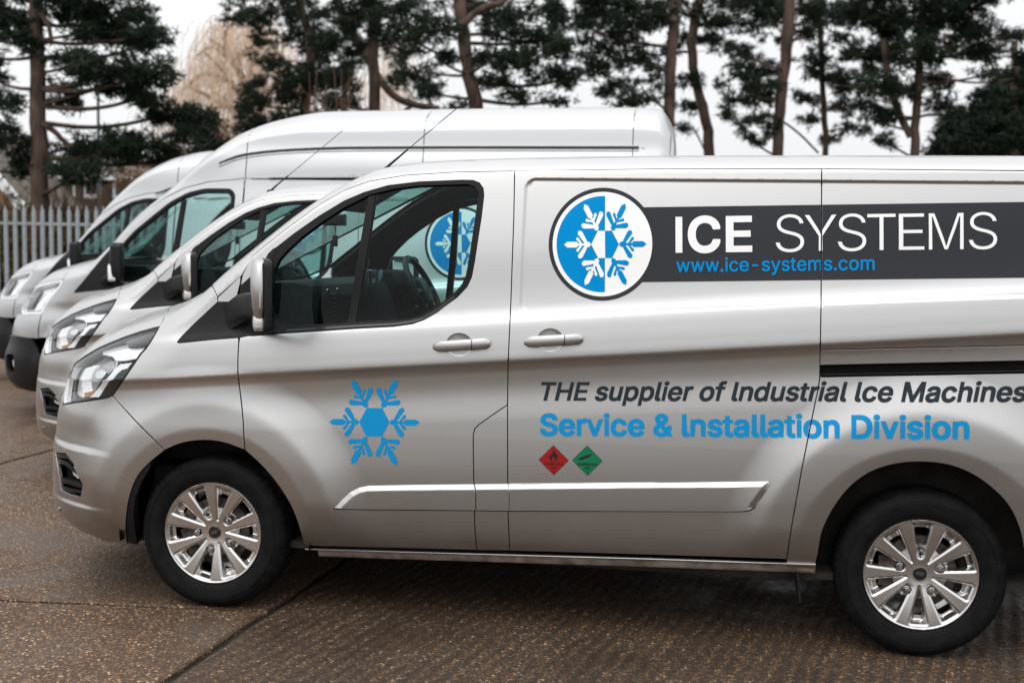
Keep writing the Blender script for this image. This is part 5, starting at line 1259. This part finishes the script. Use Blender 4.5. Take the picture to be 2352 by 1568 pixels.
pine('double-stemmed pine at the right, its stems meeting just above the van roof', 25, [(2125, -140), (2115, 40), (2112, 150), (2104, 260), (2100, 358)], [16, 17, 18, 20, 23],
     [(1990, 30, 90, 40), (2060, 60, 90, 44), (2130, 30, 100, 44), (2190, 80, 80, 40), (2110, 120, 90, 36), (2030, 130, 80, 34), (2000, 200, 70, 30), (2050, 210, 60, 26), (2150, 190, 50, 32), (2160, 235, 36, 22), (2010, 255, 40, 22), (2060, 275, 40, 20), (2230, 30, 80, 40), (2240, 120, 60, 26), (2290, 90, 60, 26), (2320, 130, 50, 20), (2280, 170, 40, 14), (2340, 180, 40, 22), (2170, -40, 170, 50), (2030, 325, 22, 16)], 1.05,
     extra_limbs=[([(2030, 90), (2038, 170), (2060, 250), (2092, 315)], (14, 17)), ([(2106, 270), (2140, 262), (2170, 268)], (7, 5)), ([(2085, 300), (2030, 285), (1990, 270)], (6, 4))])
pine('dense dark conifer at the far right edge behind the van roof', 31, [(2330, 100), (2330, 250), (2328, 360)], [16, 18, 20],
     [(2345, 190, 60, 50), (2300, 240, 70, 44), (2360, 260, 60, 50), (2240, 280, 70, 38), (2190, 300, 45, 30), (2290, 310, 80, 40), (2210, 335, 60, 26), (2350, 330, 60, 36), (2150, 345, 34, 16), (2420, 220, 70, 80), (2260, 345, 80, 20)], 2.6, name='conifer_tree', leaf='needle2', rad=.16, clump=.216, group='dark conifers')
# more trunks and crowns standing deeper in the belt, seen between the nearer ones
# ---- bare weeping willow
def willow():
    D_ = 46; r = np.random.default_rng(11); base = pxw(585, 552, D_); loc = Vector((base.x, base.y, 0))
    t = thing('willow_tree', 'bare weeping willow with pale tan drooping twigs behind the pines', 'tree', loc[:], 0)
    s = CF/D_
    def w(x, y, d=0): return np.array(pxw(x, y, D_+d))
    limbs = [[(585, 552), (585, 380), (570, 250), (545, 120)], [(570, 260), (520, 170), (470, 120)], [(575, 300), (640, 180), (650, 100)], [(560, 200), (600, 110), (590, 60)], [(572, 280), (480, 220), (430, 200)], [(580, 330), (680, 240), (720, 180)], [(560, 180), (510, 90), (530, 55)], [(540, 150), (490, 100), (450, 130)], [(550, 130), (610, 80), (650, 140)], [(530, 190), (470, 160), (420, 210)], [(570, 230), (640, 190), (690, 230)], [(560, 200), (530, 120), (480, 90)], [(560, 260), (510, 240), (460, 270)]]
    for i, l in enumerate(limbs):
        q = smooth_open3([w(x, y, r.uniform(-1, 1) if k else 0) for k, (x, y) in enumerate(l)], 2); obj('trunk' if i == 0 else 'limb', MB().tube([Vector(p)-loc for p in q], list(np.linspace(.28 if i == 0 else .12, .04, len(q))), 7).mesh(), 'wbark', t)
    V = []; F = []
    cl = [(545, 75, 60), (500, 110, 60), (600, 80, 60), (455, 165, 50), (640, 130, 70), (420, 215, 40), (540, 150, 90), (600, 180, 90), (690, 190, 50), (480, 200, 70), (390, 245, 30), (560, 240, 90), (520, 260, 60), (510, 60, 40), (570, 45, 40), (860, 190, 60), (880, 120, 40)]
    for cx, cy, rr in cl:
        for _ in range(int(rr*1.9)):
            a = r.uniform(0, 2*math.pi); q = rr*math.sqrt(r.uniform(0, 1)); p = w(cx+q*math.cos(a), cy+q*math.sin(a)*.7, r.uniform(-2, 2))
            out = np.array([(cx-555)/300+r.normal()*.8, r.normal()*.6, 0]); L = r.uniform(.6, 2.2); n = 6; wd = .014
            sd = np.array(RTv)*wd
            for k in range(n+1):
                f = k/n; c = p+out*(L*.35)*math.sin(f*1.6)+np.array([0, 0, L*(.16*math.sin(f*3)-f*f*.95)])+r.normal(size=3)*.012; ww = sd*(1-f*.6); V += [c-ww, c+ww]
                if k: b = len(V)-4; F.append((b, b+1, b+3, b+2))
    obj('hanging_twigs', fast_mesh(np.array(V)-np.array(loc), np.array(F)), 'willow', t)
willow()
# ---- shrubs behind the fence
def shrub(label, x, ytop, ybot, wpx, depth, leaf, dens, name='shrub', cat='shrub', stems=9):
    r = np.random.default_rng(int(x*3+depth)); s = CF/depth; b = pxw(x, 552, depth); loc = Vector((b.x, b.y, 0)); t = thing(name, label, cat, loc[:], 0, 'shrubs behind the fence')
    ztop = float(pxw(x, ytop, depth).z); sm = MB(); tips = []
    for k in range(stems):
        q = np.array([0, 0, 0.])+[r.normal()*.12, r.normal()*.12, 0]; e = np.array([r.uniform(-1, 1)*wpx/s, r.normal()*.35, ztop*r.uniform(.7, 1)]); m = q*.5+e*.5+[r.normal()*.15, 0, .2]
        sm.tube([Vector(p) for p in smooth_open3([q, m, e], 1)], [.028, .022, .016, .012, .010, .006][:len(smooth_open3([q, m, e], 1))], 5, False)
        for _ in range(5): f = r.uniform(.35, .95); p = q+(e-q)*f; d = np.array([r.normal()*.3, r.normal()*.3, r.uniform(.2, .7)]); sm.tube([Vector(p), Vector(p+d)], [.010, .004], 4, False); tips.append(p+d)
    obj('stems', sm.mesh(), 'twig', t)
    if leaf:
        n = int(dens*wpx*(552-ytop)/60); C = np.stack([r.normal(size=n)*wpx/s*.5, r.normal(size=n)*.4, ztop*r.uniform(.35, 1.0, n)], 1)
        V, F = tufts(C, .13, 9, r); obj('foliage', fast_mesh(V, F), leaf, t)
shrub('pale leafless shrub of tall forking stems left of the slim pine', 790, 130, 300, 40, 26, None, 0, 'bare_shrub', stems=12)
shrub('leafless shrub of thin brown stems beside the slim pine', 720, 140, 300, 34, 27, None, 0, 'bare_shrub', stems=9)
shrub('brown-leaved beech bush low behind the farther fence', 320, 372, 470, 44, 26, 'dryleaf', 2.4, 'beech_bush')
shrub('rusty beech bush under the willow, left of the high white roof', 465, 262, 400, 70, 27, 'dryleaf', 1.6, 'beech_bush')
shrub('tan beech bush low between the two white roofs', 405, 330, 450, 40, 28, 'dryleaf', 1.5, 'beech_bush')
for k, (x, yt, lab) in enumerate([(130, 395, 'brown stems just right of the thick trunk'), (165, 380, 'bare stems in front of the dark house windows'), (205, 385, 'bare stems standing right of the dark house door'), (245, 400, 'bare stems at the right end of the dark house'), (20, 430, 'scrubby bush at the foot of the brown gable'), (55, 440, 'low scrub left of the thick trunk')]):
    shrub(lab, x, yt, 470, 20, 24.6+k*.3, 'brush' if k > 3 else None, 1.3, 'scrub_bush' if k > 3 else 'bare_shrub', stems=8)
# undergrowth: one mass nobody could count
r_ = np.random.default_rng(3); n_ = 5200
xs = r_.uniform(-200, 760, n_); dp = r_.uniform(21.4, 25.5, n_); P0 = np.array([atD(x, 552, d) for x, d in zip(xs, dp)]); P0[:, 2] = r_.uniform(0, 1, n_)**1.1*(1.75+.35*np.sin(xs*.05)+.25*np.sin(xs*.13+1))
V, F = tufts(P0, .17, 9, r_, 1.0); ug = obj('undergrowth', fast_mesh(V, F), 'brush'); ug['kind'] = 'stuff'
# ---- houses far behind
M['brick'] = add_noise(mat('brown_hung_tiles', (.23, .12, .06), .85), 6, (.18, .09, .045), (.28, .15, .08), .4)
M['rooft'] = add_noise(mat('grey_roof_tiles', (.11, .095, .085), .9), 7, (.08, .07, .06), (.14, .12, .10), .4)
M['trim'] = mat('white_trim', (.75, .76, .77), .5)
M['wdark'] = mat('house_window_glass', (.03, .035, .04), .1, 0, .5)
M['darkwall'] = add_noise(mat('dark_brick', (.06, .045, .04), .9), 8, (.045, .034, .03), (.08, .06, .05), .3)
def hframe(px, depth):
    b = pxw(px, 552, depth); return (b.x, b.y, 0)
h1 = thing('gable_house', 'brown tile-hung gable house with white barge board at the left edge', 'house', hframe(-60, 44), math.atan2(RTv.y, RTv.x))
obj('wall', MB().loft([[(-1.6, y, 0), (1.9, y, 0), (1.62, y, 2.75), (-.6, y, 5.3), (-2.8, y, 3.0)] for y in (0, 7)]).mesh(False), 'brick', h1)
obj('roof', MB().loft([[(1.75, y, 2.62), (-.6, y, 5.5), (-3.2, y, 2.8), (-3.2, y, 3.0), (-.6, y, 5.72), (1.95, y, 2.80)] for y in (.06, 7.2)]).mesh(False), 'rooft', h1)
obj('barge_board', MB().loft([[(1.78, y, 2.45), (-.6, y, 5.35), (-.6, y, 5.72), (1.98, y, 2.72)] for y in (-.16, .05)]).mesh(False), 'trim', h1)
wf = obj('window', MB().box(-.4, .5, -.05, .02, 1.6, 2.5).mesh(False), 'trim', h1); obj('pane', MB().box(-.33, .43, -.07, -.04, 1.67, 2.43).mesh(False), 'wdark', wf)
h3 = thing('low_house', 'low grey-roofed house between the brown gable and the thick trunk', 'house', hframe(62, 60), math.atan2(RTv.y, RTv.x))
obj('wall', MB().box(-1.2, 2.6, 0, 6, 0, 3.0).mesh(False), 'brick', h3)
obj('roof', MB().loft([[(x, -.3, 2.9), (x, 3, 4.1), (x, 6.3, 2.9)] for x in (-1.4, 2.8)]).mesh(False), 'rooft', h3)
h2 = thing('dark_house', 'dark brick house with white fascia and windows, right of the thick trunk', 'house', hframe(110, 50), math.atan2(RTv.y, RTv.x))
obj('wall', MB().box(0, 9.5, 0, 7, 0, 4.15).mesh(False), 'darkwall', h2)
obj('roof', MB().loft([[(x, -.3, 4.15), (x, 3.5, 5.2), (x, 7.3, 4.15)] for x in (-.2, 9.7)]).mesh(False), 'rooft', h2)
obj('fascia', MB().box(-.1, 6.4, -.36, -.3, 4.02, 4.18).mesh(False), 'trim', h2)
for x0, x1, z0, z1 in ((.1, .9, 3.3, 3.46), (1.0, 1.7, 3.3, 3.46), (2.6, 3.2, 3.3, 3.46), (1.05, 1.2, 3.4, 4.0)):
    pass
for k, (x0, x1) in enumerate(((-.0, 1.15), (1.5, 2.2), (2.7, 3.9), (4.6, 5.6))):
    wf = obj('window', MB().box(x0, x1, -.06, .02, 3.28, 3.42).box(x0, x0+.09, -.06, .02, 3.4, 3.98).box(x1-.09, x1, -.06, .02, 3.4, 3.98).mesh(False), 'trim', h2); obj('pane', MB().box(x0+.1, x1-.1, -.03, .015, 3.43, 3.98).mesh(False), 'wdark', wf)
# thin lamp post behind the fence
lp0 = hframe(228, 33); lp = thing('lamp_post', 'thin dark green post standing behind the fence right of the thick trunk', 'post', lp0)
obj('pole', MB().tube([(0, 0, 0), (0, 0, 1.2), (0, 0, 1.3), (0, 0, 6.3)], [.09, .09, .05, .035], 8).mesh(), mat('dark_green_paint', (.03, .06, .06), .5), lp)
obj('lantern', MB().tube([(0, 0, 6.3), (0, 0, 6.4), (0, 0, 6.55)], [.05, .12, .02], 8).mesh(), 'black', lp)
# ================================================================ the tall vans
class Transit(Shape):
    W = 2.06; xr = 4.95; Lf = .75; xa = .6; z0 = .8
    zt = ([-1.2, -1.02, -.9, -.7, -.4, -.1, .1, .3, .6, .9, 1.2, 1.5, 1.9, 2.3, 3, 4.5, 4.8, 4.95], [.69, .93, 1.18, 1.31, 1.39, 1.47, 1.64, 1.856, 2.10, 2.38, 2.587, 2.694, 2.762, 2.772, 2.785, 2.797, 2.78, 2.55])
    rt = ([-1.2, -.6, .1, .5, 1.2, 2, 4.95], [.15, .2, .2, .16, .2, .25, .25])
    xn = ([.15, .25, .35, .5, .65, .8, .95, 1.1, 1.3, 2.2], [-.80, -1.12, -1.19, -1.20, -1.15, -1.12, -1.05, -.95, -.85, -.82])
    dz = 0.; zg0 = 0.
    def inset(s, X, z):
        a = pchip(z, [.2, .35, .5, .85, .98, 1.05, 1.2, 1.4, 1.9, 2.1, 2.3, 2.42, 2.53, 2.8], [.07, .02, .004, .0, .016, .012, .016, .035, .11, .15, .178, .205, .222, .27])
        k = s.dz; zg = pchip(X, [.95, 1.05, 1.3, 1.77, 2.3, 5], [2.20, 2.241, 2.331, 2.378, 2.396, 2.41])-k
        on = sstep((X-1.0)/.3)*sstep((4.72-X)/.05)
        u_ = zg-z; a = a+.008*on*sstep(u_/.016)*(1-sstep((u_-.03)/.16))
        sd = np.minimum(X-1.52, 2.135+.01*(X-1.6)-k*.5-z); a = a+.010*sstep(sd/.02)*sstep((z-1.3)/.05)
        r = np.hypot(X, z-.36); a = a-.03*sstep((.62-r)/.15)*sstep((z-.3)/.2)
        r = np.hypot(X-3.75, z-.36); return a-.03*sstep((.62-r)/.15)*sstep((z-.3)/.2)
class TransitLow(Transit):
    dz = .17
    zt = ([-1.2, -1.02, -.9, -.7, -.4, -.1, .1, .3, .6, .9, 1.2, 1.5, 1.9, 2.3, 3, 4.5, 4.8, 4.95], [.69, .94, 1.17, 1.31, 1.40, 1.46, 1.58, 1.79, 2.14, 2.40, 2.545, 2.60, 2.615, 2.62, 2.625, 2.63, 2.61, 2.45])
T3 = Transit(); T3.pose = (-3.2, 4.95, 0)
T4 = TransitLow(); T4.pose = (-4.95, 7.4, 0)
N3 = lambda pts: tr(0, 700, 3.4844, pts)
Y3 = lambda pts: tr(0, 350, 2.413, pts)
def XZ(sh, pts, closed=True, mp='A', step=.05):
    q = np.array(dens(pts, step, closed)); P = np.stack([q[:, 0], sh.W/2-sh.w(q[:, 0], q[:, 1]), q[:, 1]], 1); return sh.to(mp, P)
def build_transit(sh, label, paint_='silver2'):
    W = sh.W; src = T3
    t = thing('panel_van', label, 'van', (sh.pose[0], sh.pose[1], 0), 0, 'silver vans parked side by side')
    def P_(name, loops, mp='A', mt=paint_, du=.04, dv=.018, minus=(), both=True, gap=.004, **k):
        ls = [seg(shrink(l, gap)) if gap else seg(l) for l in loops]; ms = [seg(shrink(l, -gap)) if gap else seg(l) for l in minus]
        arr = panel(sh, mp, ls, du, dv, ms, **k); o = pobj(name, arr, M[mt], t)
        if both: pobj(name, mirror(sh, arr), M[mt], t)
        return o
    HLp = N3([(200, 378), (193, 330), (212, 262), (250, 188), (300, 142), (400, 106), (480, 86), (562, 74), (548, 120), (505, 182), (452, 240), (415, 300), (388, 350), (372, 376), (300, 374)])
    # readings are taken on the nearer of the two and reused as body coordinates
    P3 = src.hit(dens(HLp, 6, True)); hl = sh.to('A', np.stack([P3[:, 0], sh.W/2-sh.w(P3[:, 0], P3[:, 2]), P3[:, 2]], 1)); hlp = np.array(hl)
    tip = P3[np.argmax(P3[:, 0])]; bl_ = P3[0]
    DT = [(.17, 1.585), (.224, 1.645), (.445, 1.838), (.624, 1.962), (.787, 2.04), (.99, 2.092), (1.318, 2.123)]
    arch = [(.44*math.cos(a), .36+.44*math.sin(a)) for a in np.linspace(R(5), R(175), 16)]
    WO = rnd([(.20, 1.235), (.20, 1.49), (.35, 1.66), (.5, 1.785), (.66, 1.915), (.82, 2.0), (.97, 2.035), (1.20, 2.035), (1.245, 1.99), (1.235, 1.5), (1.16, 1.30), (1.0, 1.225)], .04)
    GI = rnd([(.235, 1.27), (.235, 1.50), (.37, 1.65), (.51, 1.76), (.66, 1.885), (.80, 1.965), (.95, 2.005), (1.17, 2.005), (1.212, 1.965), (1.205, 1.52), (1.13, 1.33), (1.0, 1.255)], .04)
    win = XZ(sh, WO, step=.04); gl = XZ(sh, GI, step=.04)
    P_('front_door', [XZ(sh, [(.17, .80), (.17, 1.585)]+DT[1:]+[(1.305, .45), (.47, .42)]+[p for p in arch if p[0] > .18 and p[1] > .42])], minus=[win])
    P_('window_frame', [win], minus=[gl], mt='rubber', gap=0, off=.001, fl=.03)
    P_('side_window', [gl], mt='glass', gap=0, off=-.012, fl=0)
    P_('division_bar', [XZ(sh, [(.76, 1.925), (.804, 1.94), (.735, 1.25), (.68, 1.25)])], mt='rubber', gap=0, off=-.006, fl=.02)
    P_('quarter_trim', [XZ(sh, rnd([(-.19, 1.118), (.165, 1.16), (.165, 1.53), (.09, 1.45), (-.10, 1.22)], .02))], mt='black', gap=0, off=.003)
    P_('mirror_plate', [XZ(sh, [(.175, 1.16), (.32, 1.195), (.22, 1.235), (.20, 1.49), (.175, 1.54)])], mt='black', gap=0, off=.004)
    hr = [(float(p[0]), float(p[2])) for p in P3]
    rear = [q for q in hr]; k0 = int(np.argmax([q[0] for q in rear])); k1 = min(range(len(rear)), key=lambda i: abs(rear[i][0]-src.hit(N3([(372, 376)]))[0][0])+abs(rear[i][1]-src.hit(N3([(372, 376)]))[0][2]))
    edge = rear[k0:k1+1]
    P_('front_wing', [XZ(sh, [(.165, .80), (.165, 1.58), (-.04, 1.425), (-.16, 1.385), (-.28, 1.345)]+edge+[(edge[-1][0]-.02, .80), (edge[-1][0]-.02, .715)]+[p for p in arch[::-1] if p[0] < .14 and p[1] > .71], step=.03)])
    uc = sh.xa-math.pi/2*W/2
    # bumper: silver band above, black shell below
    lo = XZ(sh, [(edge[-1][0]-.02, .712), (edge[-1][0]-.02, .80)]+edge[-1:], False); hb = [q for q in rear[k1:]]+[rear[0]]
    hbA = XZ(sh, hb, False, step=.03); up = np.concatenate([lo, hbA[1:], [[hbA[-1, 0]-.03, hbA[-1, 1]+.0], [uc, .88], [uc, .712]]])
    arr = panel(sh, 'A', [seg(shrink(up, .003))], .03, .015); pobj('upper_bumper', join(arr, mirror(sh, arr)), M[paint_], t)
    bb = np.concatenate([XZ(sh, [(-.42, .24), (-.46, .50), (-.52, .62), (-.60, .705)], False), [[uc, .705], [uc, .24]]])
    fog = XZ(sh, rnd([(-.955, .545), (-.80, .555), (-.80, .40), (-.94, .39)], .03), step=.02)
    arr = panel(sh, 'A', [seg(bb)], .03, .02, [seg(fog)], off=.012, fl=.03); pobj('front_bumper', join(arr, mirror(sh, arr)), M['black'], t)
    a = panel(sh, 'A', [seg(shrink(fog, -.01))], .02, .02, off=-.03, fl=0); pobj('fog_lamp_recess', a, M['gloss'], t)
    a = panel(sh, 'A', [seg(XZ(sh, rnd([(-.86, .50), (-.81, .51), (-.81, .44), (-.85, .44)], .015), step=.02))], .02, .02, off=-.008, fl=.02); pobj('fog_lamp', a, M['refl'], t)
    # headlight
    a = panel(sh, 'A', [seg(hl)], .03, .02, off=-.06, fl=0); h = pobj('headlight', a, M['refl'], t); pobj('headlight', mirror(sh, a), M['refl'], t)
    a = panel(sh, 'A', [seg(shrink(hl, .004))], .03, .02, off=-.003, fl=.05); pobj('lens', a, M['lens'], h)
    a = panel(sh, 'A', [seg(hl)], .03, .02, [seg(shrink(hl, .012))], off=.0, fl=.05); pobj('lamp_bezel', a, M['lampw'], h)
    def from3(px): 
        P = src.hit(dens(px, 6, True)); return sh.to('A', np.stack([P[:, 0], sh.W/2-sh.w(P[:, 0], P[:, 2]), P[:, 2]], 1))
    tl = lambda P: -(P[:, 2]-1.0)*.22
    for px, mt, of in ((N3([(330, 150), (400, 120), (540, 85), (520, 110), (420, 180), (380, 260), (360, 330), (300, 350), (320, 280), (380, 190)]), 'lampw', -.02), (N3([(225, 330), (240, 260), (290, 170), (340, 140), (300, 220), (270, 320)]), 'lampdark', -.02), (N3([(430, 150), (545, 90), (500, 170), (430, 240), (400, 300), (390, 270), (420, 200)]), 'refl', -.012)):
        a = panel(sh, 'A', [seg(from3(px))], .02, .02, off=of, fl=.02, ex=tl); pobj('reflector', a, M[mt], h)
    # grille
    gq = np.array([[uc, .885], [hbA[-1, 0]-.04, .885], [hl[:, 0].min()-.005, 1.02], [uc, 1.06]]); arr = panel(sh, 'A', [seg(gq)], .03, .02, off=-.006, fl=.02); pobj('radiator_grille', join(arr, mirror(sh, arr)), M['gloss'], t)
    # bonnet / screen / roof
    half = math.pi/2
    htop = XZ(sh, rear[:k0+1], False, 'B', .03); sb = XZ(sh, [(edge[0][0], edge[0][1]), (-.28, 1.345), (-.16, 1.385)], False, 'B')
    bon = np.concatenate([htop+[0, .004], sb[1:], [[-.18, R(52)], [-.28, R(72)], [-.32, half], [-.92, half], [-1.0, R(60)], [-1.0, R(40)]]])
    arr = panel(sh, 'B', [seg(shrink(bon, .003))], .04, .03); pobj('bonnet', join(arr, mirror(sh, arr)), M[paint_], t)
    def ephi(X, inb): z = pchip(X, *sh.zt)-.03; return np.arctan2(z-sh.z0, W/2-inb)
    wx = np.linspace(-.05, .80, 12); we = np.stack([wx, ephi(wx, np.interp(wx, [-.05, .3, .8], [.17, .24, .36]))], 1); wtop = np.array([[.90, half-.3], [.93, half]]); wbot = np.array([[-.29, half], [-.25, R(72)], [-.14, R(54)]])
    scr = np.concatenate([we, wtop, wbot]); arr = panel(sh, 'B', [seg(scr)], .05, .05, off=-.003, fl=0); pobj('windscreen', join(arr, mirror(sh, arr)), M['screen'], t)
    cow = np.array([[-.17, R(51)], [-.13, R(53)], [-.24, R(72)], [-.285, half], [-.325, half], [-.285, R(72)]]); arr = panel(sh, 'B', [seg(cow)], .05, .05, off=-.01); pobj('cowl_panel', join(arr, mirror(sh, arr)), M['black'], t)
    low = XZ(sh, [(-.04, 1.43)]+DT+[(2, 2.123), (4.9, 2.123)], False, 'B', .04)
    rf = np.concatenate([low, [[4.92, low[-1, 1]], [4.92, half]], wtop[::-1], we[::-1]])
    vm = np.concatenate([np.arange(.3, .85, .012), np.arange(.85, 1.2, .0032), np.arange(1.2, 1.6, .03)])
    arr = panel(sh, 'B', [seg(shrink(rf, .002))], .03, .006, vmap=vm); pobj('roof', join(arr, mirror(sh, arr)), M[paint_], t)
    ra = [(3.75+.44*math.cos(a), .36+.44*math.sin(a)) for a in np.linspace(R(175), R(5), 14)]
    sd = P_('side_panel', [XZ(sh, [(1.325, 2.12), (1.312, .45)]+[(3.31, .45)]+[p for p in ra if p[1] > .45]+[(4.19, .45), (4.9, .5), (4.9, 2.12)], step=.08)])
    for x in (1.325, 2.87, 4.61):
        q = XZ(sh, [(x, z) for z in np.linspace(2.125 if x < 2 else 1.9, float(pchip(x, *sh.zt))-.03, 14)], False, 'B', .03)
        a = panel(sh, 'B', [seg(np.concatenate([q-[.0035, 0], (q+[.0035, 0])[::-1]]))], .1, .02, off=.001, fl=0); pobj('roof_joint', a, M['dark'], t)
    zl = [(x, float(pchip(x, [.95, 1.05, 1.3, 1.77, 2.3, 5], [2.20, 2.241, 2.331, 2.378, 2.396, 2.41]))-sh.dz) for x in np.linspace(1.08, 4.66, 50)]
    for dz_, hw in ((.0, .0028), (-.032, .0012)):
        q = XZ(sh, [(x, z+dz_) for x, z in zl], False, 'B', .03); a = panel(sh, 'B', [seg(np.concatenate([q-[0, hw/1.2], (q+[0, hw/1.2])[::-1]]))], .03, .004, off=.0035, fl=0); pobj('gutter_shade_line', a, M['lining'], t)  # dark lines laid on to paint the narrow shade of the gutter groove
    # inner skins
    top = XZ(sh, DT+[(4.8, 2.123)], False, 'B', .05); hd = np.concatenate([top, [[4.8, half]], wtop[::-1], we[::-1]]); arr = panel(sh, 'B', [seg(shrink(hd, .01))], .1, .06, off=-.04, fl=0)
    pobj('headlining', join(arr, mirror(sh, arr)), M['lining'], t)
    dl = XZ(sh, [(.2, .6), (.2, 1.56)]+DT[1:-1]+[(1.29, 2.1), (1.28, .5), (.5, .5)], step=.06); arr = panel(sh, 'A', [seg(dl)], .08, .06, [seg(XZ(sh, [(p[0], p[1]) for p in GI], step=.05))], off=-.05, fl=0)
    pobj('door_lining', arr, M['cabin'], t); pobj('door_lining', mirror(sh, arr), M['cabin'], t)
    # interior
    dsh = [(-.2, 1.2), (0, 1.33), (.15, 1.36), (.42, 1.36), (.5, 1.30), (.46, 1.05), (.35, .8), (-.2, .8)]
    obj('dashboard', MB().loft([[(x, y, z) for x, z in dsh] for y in (.13, W-.13)]).mesh(True), 'cabin', t)
    zz = np.linspace(.4, 2.45, 12); ww = sh.w(np.full(12, 1.6), zz)-.06; V = [(1.6, W/2-w_, z) for w_, z in zip(ww, zz)]+[(1.6, W/2+w_, z) for w_, z in zip(ww[::-1], zz[::-1])]
    obj('bulkhead', MB().add(V, [tuple(range(24))]).mesh(False), 'lining', t)
    sw = link(bpy.data.objects.new('steering_wheel', None), t); sw.location = (.62, 1.5, 1.36); sw.rotation_euler = (0, R(58), 0)
    obj('wheel_rim', MB().tube([(.2*math.cos(a), .2*math.sin(a), 0) for a in np.linspace(0, 2*math.pi, 33)], .017, 8, False).mesh(), 'black', sw); obj('airbag_pad', MB().loft([[(x, y, z) for x, y in rrect(0, 0, .09, .1, .03)] for z in (-.04, .02)]).mesh(), 'black', sw)
    for y in (.5, 1.5): obj('seat', MB().loft([[(x, y+b, z) for b, x in rrect(0, x0_, .2, .08, .04)] for z, x0_ in ((.9, 1.2), (1.4, 1.32))]).mesh(), 'cabin', t)
    obj('inner_structure', MB().box(-.6, .15, .25, W-.25, .4, 1.1).mesh(False), 'dark', t)
    # underbody, arches, tail
    obj('underbody', MB().box(-.6, 4.85, .3, W-.3, .3, .42).box(.5, 3.25, .06, W-.06, .4, .45).box(4.2, 4.85, .06, W-.06, .4, .5).mesh(), 'under', t)
    zz = np.linspace(.45, 2.74-sh.dz*.9, 22); ww = sh.w(np.full(22, 4.915), zz); V = [(4.912, W/2-w_, z) for w_, z in zip(ww, zz)]+[(4.912, W/2+w_, z) for w_, z in zip(ww[::-1], zz[::-1])]
    rd = obj('rear_doors', MB().add(V, [tuple(range(44))]).mesh(False), paint_, t)
    for y0, y1 in ((.26, .96), (1.1, 1.8)): obj('rear_window', MB().box(4.913, 4.93, y0, y1, 1.5, 2.1).mesh(False), 'gloss', rd)
    # mirror: tall black housing with a clear indicator
    for side in (0, 1):
        fy = (lambda y: y) if not side else (lambda y: W-y); sx = lambda x, y: x-(y+.1)*.36
        rings = []
        for z, k in ((1.22, .75), (1.25, .95), (1.35, 1), (1.45, 1), (1.53, .95), (1.56, .7)): rings.append([(sx(x, y), fy(y), z) for x, y in rrect(.285, -.13, .055*k, .125*k, .03)])
        mo_ = obj('door_mirror', MB().loft(rings).mesh(), 'black', t)
        obj('mirror_arm', MB().tube([(.1, fy(.04), 1.22), (.2, fy(-.03), 1.27), (.27, fy(-.1), 1.3)], [.05, .05, .04], 8).mesh(), 'black', t)
        obj('indicator_lamp', MB().loft([[(sx(x, y), fy(y), z) for x, y in rrect(.255, -.19, .04*k, .06*k, .015)] for z, k in ((1.235, .8), (1.25, 1), (1.36, 1), (1.38, .8))]).mesh(), 'refl', mo_)
    b0 = Vector((1.12, .9, float(pchip(1.12, *sh.zt))-.03)); obj('aerial', MB().tube([b0, b0+Vector((.06, 0, .06)), b0+Vector((.42, 0, .36))], [.012, .006, .002], 6).mesh(), 'black', t)
    for x, y, f in ((0, .05, False), (3.75, .05, False), (0, W-.05, True), (3.75, W-.05, True)): put_wheel(t, x, y, R(17), f)
    return t

def side_roundel(sh, t, c, r):
    """the round snowflake sign on the tall van, seen through the cab windows of the nearer ones"""
    P = sh.hit([c, (c[0]+r, c[1]), (c[0], c[1]-r)])[:, [0, 2]]; f = lambda q: P[0]+np.asarray(q)[:, :1]*(P[1]-P[0])+np.asarray(q)[:, 1:2]*(P[2]-P[0])
    circ = lambda k: [(k*math.cos(2*math.pi*i/64), k*math.sin(2*math.pi*i/64)) for i in range(64)]
    def put(name, polys, m, off, parent): return pobj(name, panel(sh, 'A', [seg(f(np.array(dens(q, .15, True)))) for q in polys], .03, .03, off=off, fl=0), M[m], parent)
    ro = put('snowflake_roundel', [circ(1)], 'char', .002, t); put('white_disc', [circ(.925)], 'white', .003, ro)
    put('blue_half', [[(.85*math.cos(a), .85*math.sin(a)) for a in np.linspace(R(90), R(270), 50)]], 'blue', .004, ro)
    fk = [[(x*.74, y*.74) for x, y in q] for q in flake()]
    put('snowflake', [q for q in (clip_half(p, -1) for p in fk) if q], 'white', .005, ro); put('snowflake', [q for q in (clip_half(p, 1) for p in fk) if q], 'blue', .005, ro)
# ================================================================ vehicles
van1 = build_custom()
def copy_tree(o, parent=None):
    c = o.copy(); COL.objects.link(c); c.parent = parent
    for ch in o.children: copy_tree(ch, c)
    return c
van2 = copy_tree(van1)
van2.location = (-1.36, 2.28, 0); van2.rotation_euler = (0, 0, .088)
van2['label'] = 'second silver van from the camera, parked just behind the one with the name banner'
for ch in list(van2.children):
    if ch.name.split('.')[0] in ('snowflake_roundel', 'name_banner'):
        for g in list(ch.children): bpy.data.objects.remove(g)
        bpy.data.objects.remove(ch)
decals(C1, van2, .27, False)      # this one carries its sign a little farther back
van3 = build_transit(T3, 'tall high-roofed silver van, long white roof above the nearest van')
side_roundel(T3, van3, (703, 527), 58)
van4 = build_transit(T4, 'farthest van at the left, lower rounded roof beside the fence')
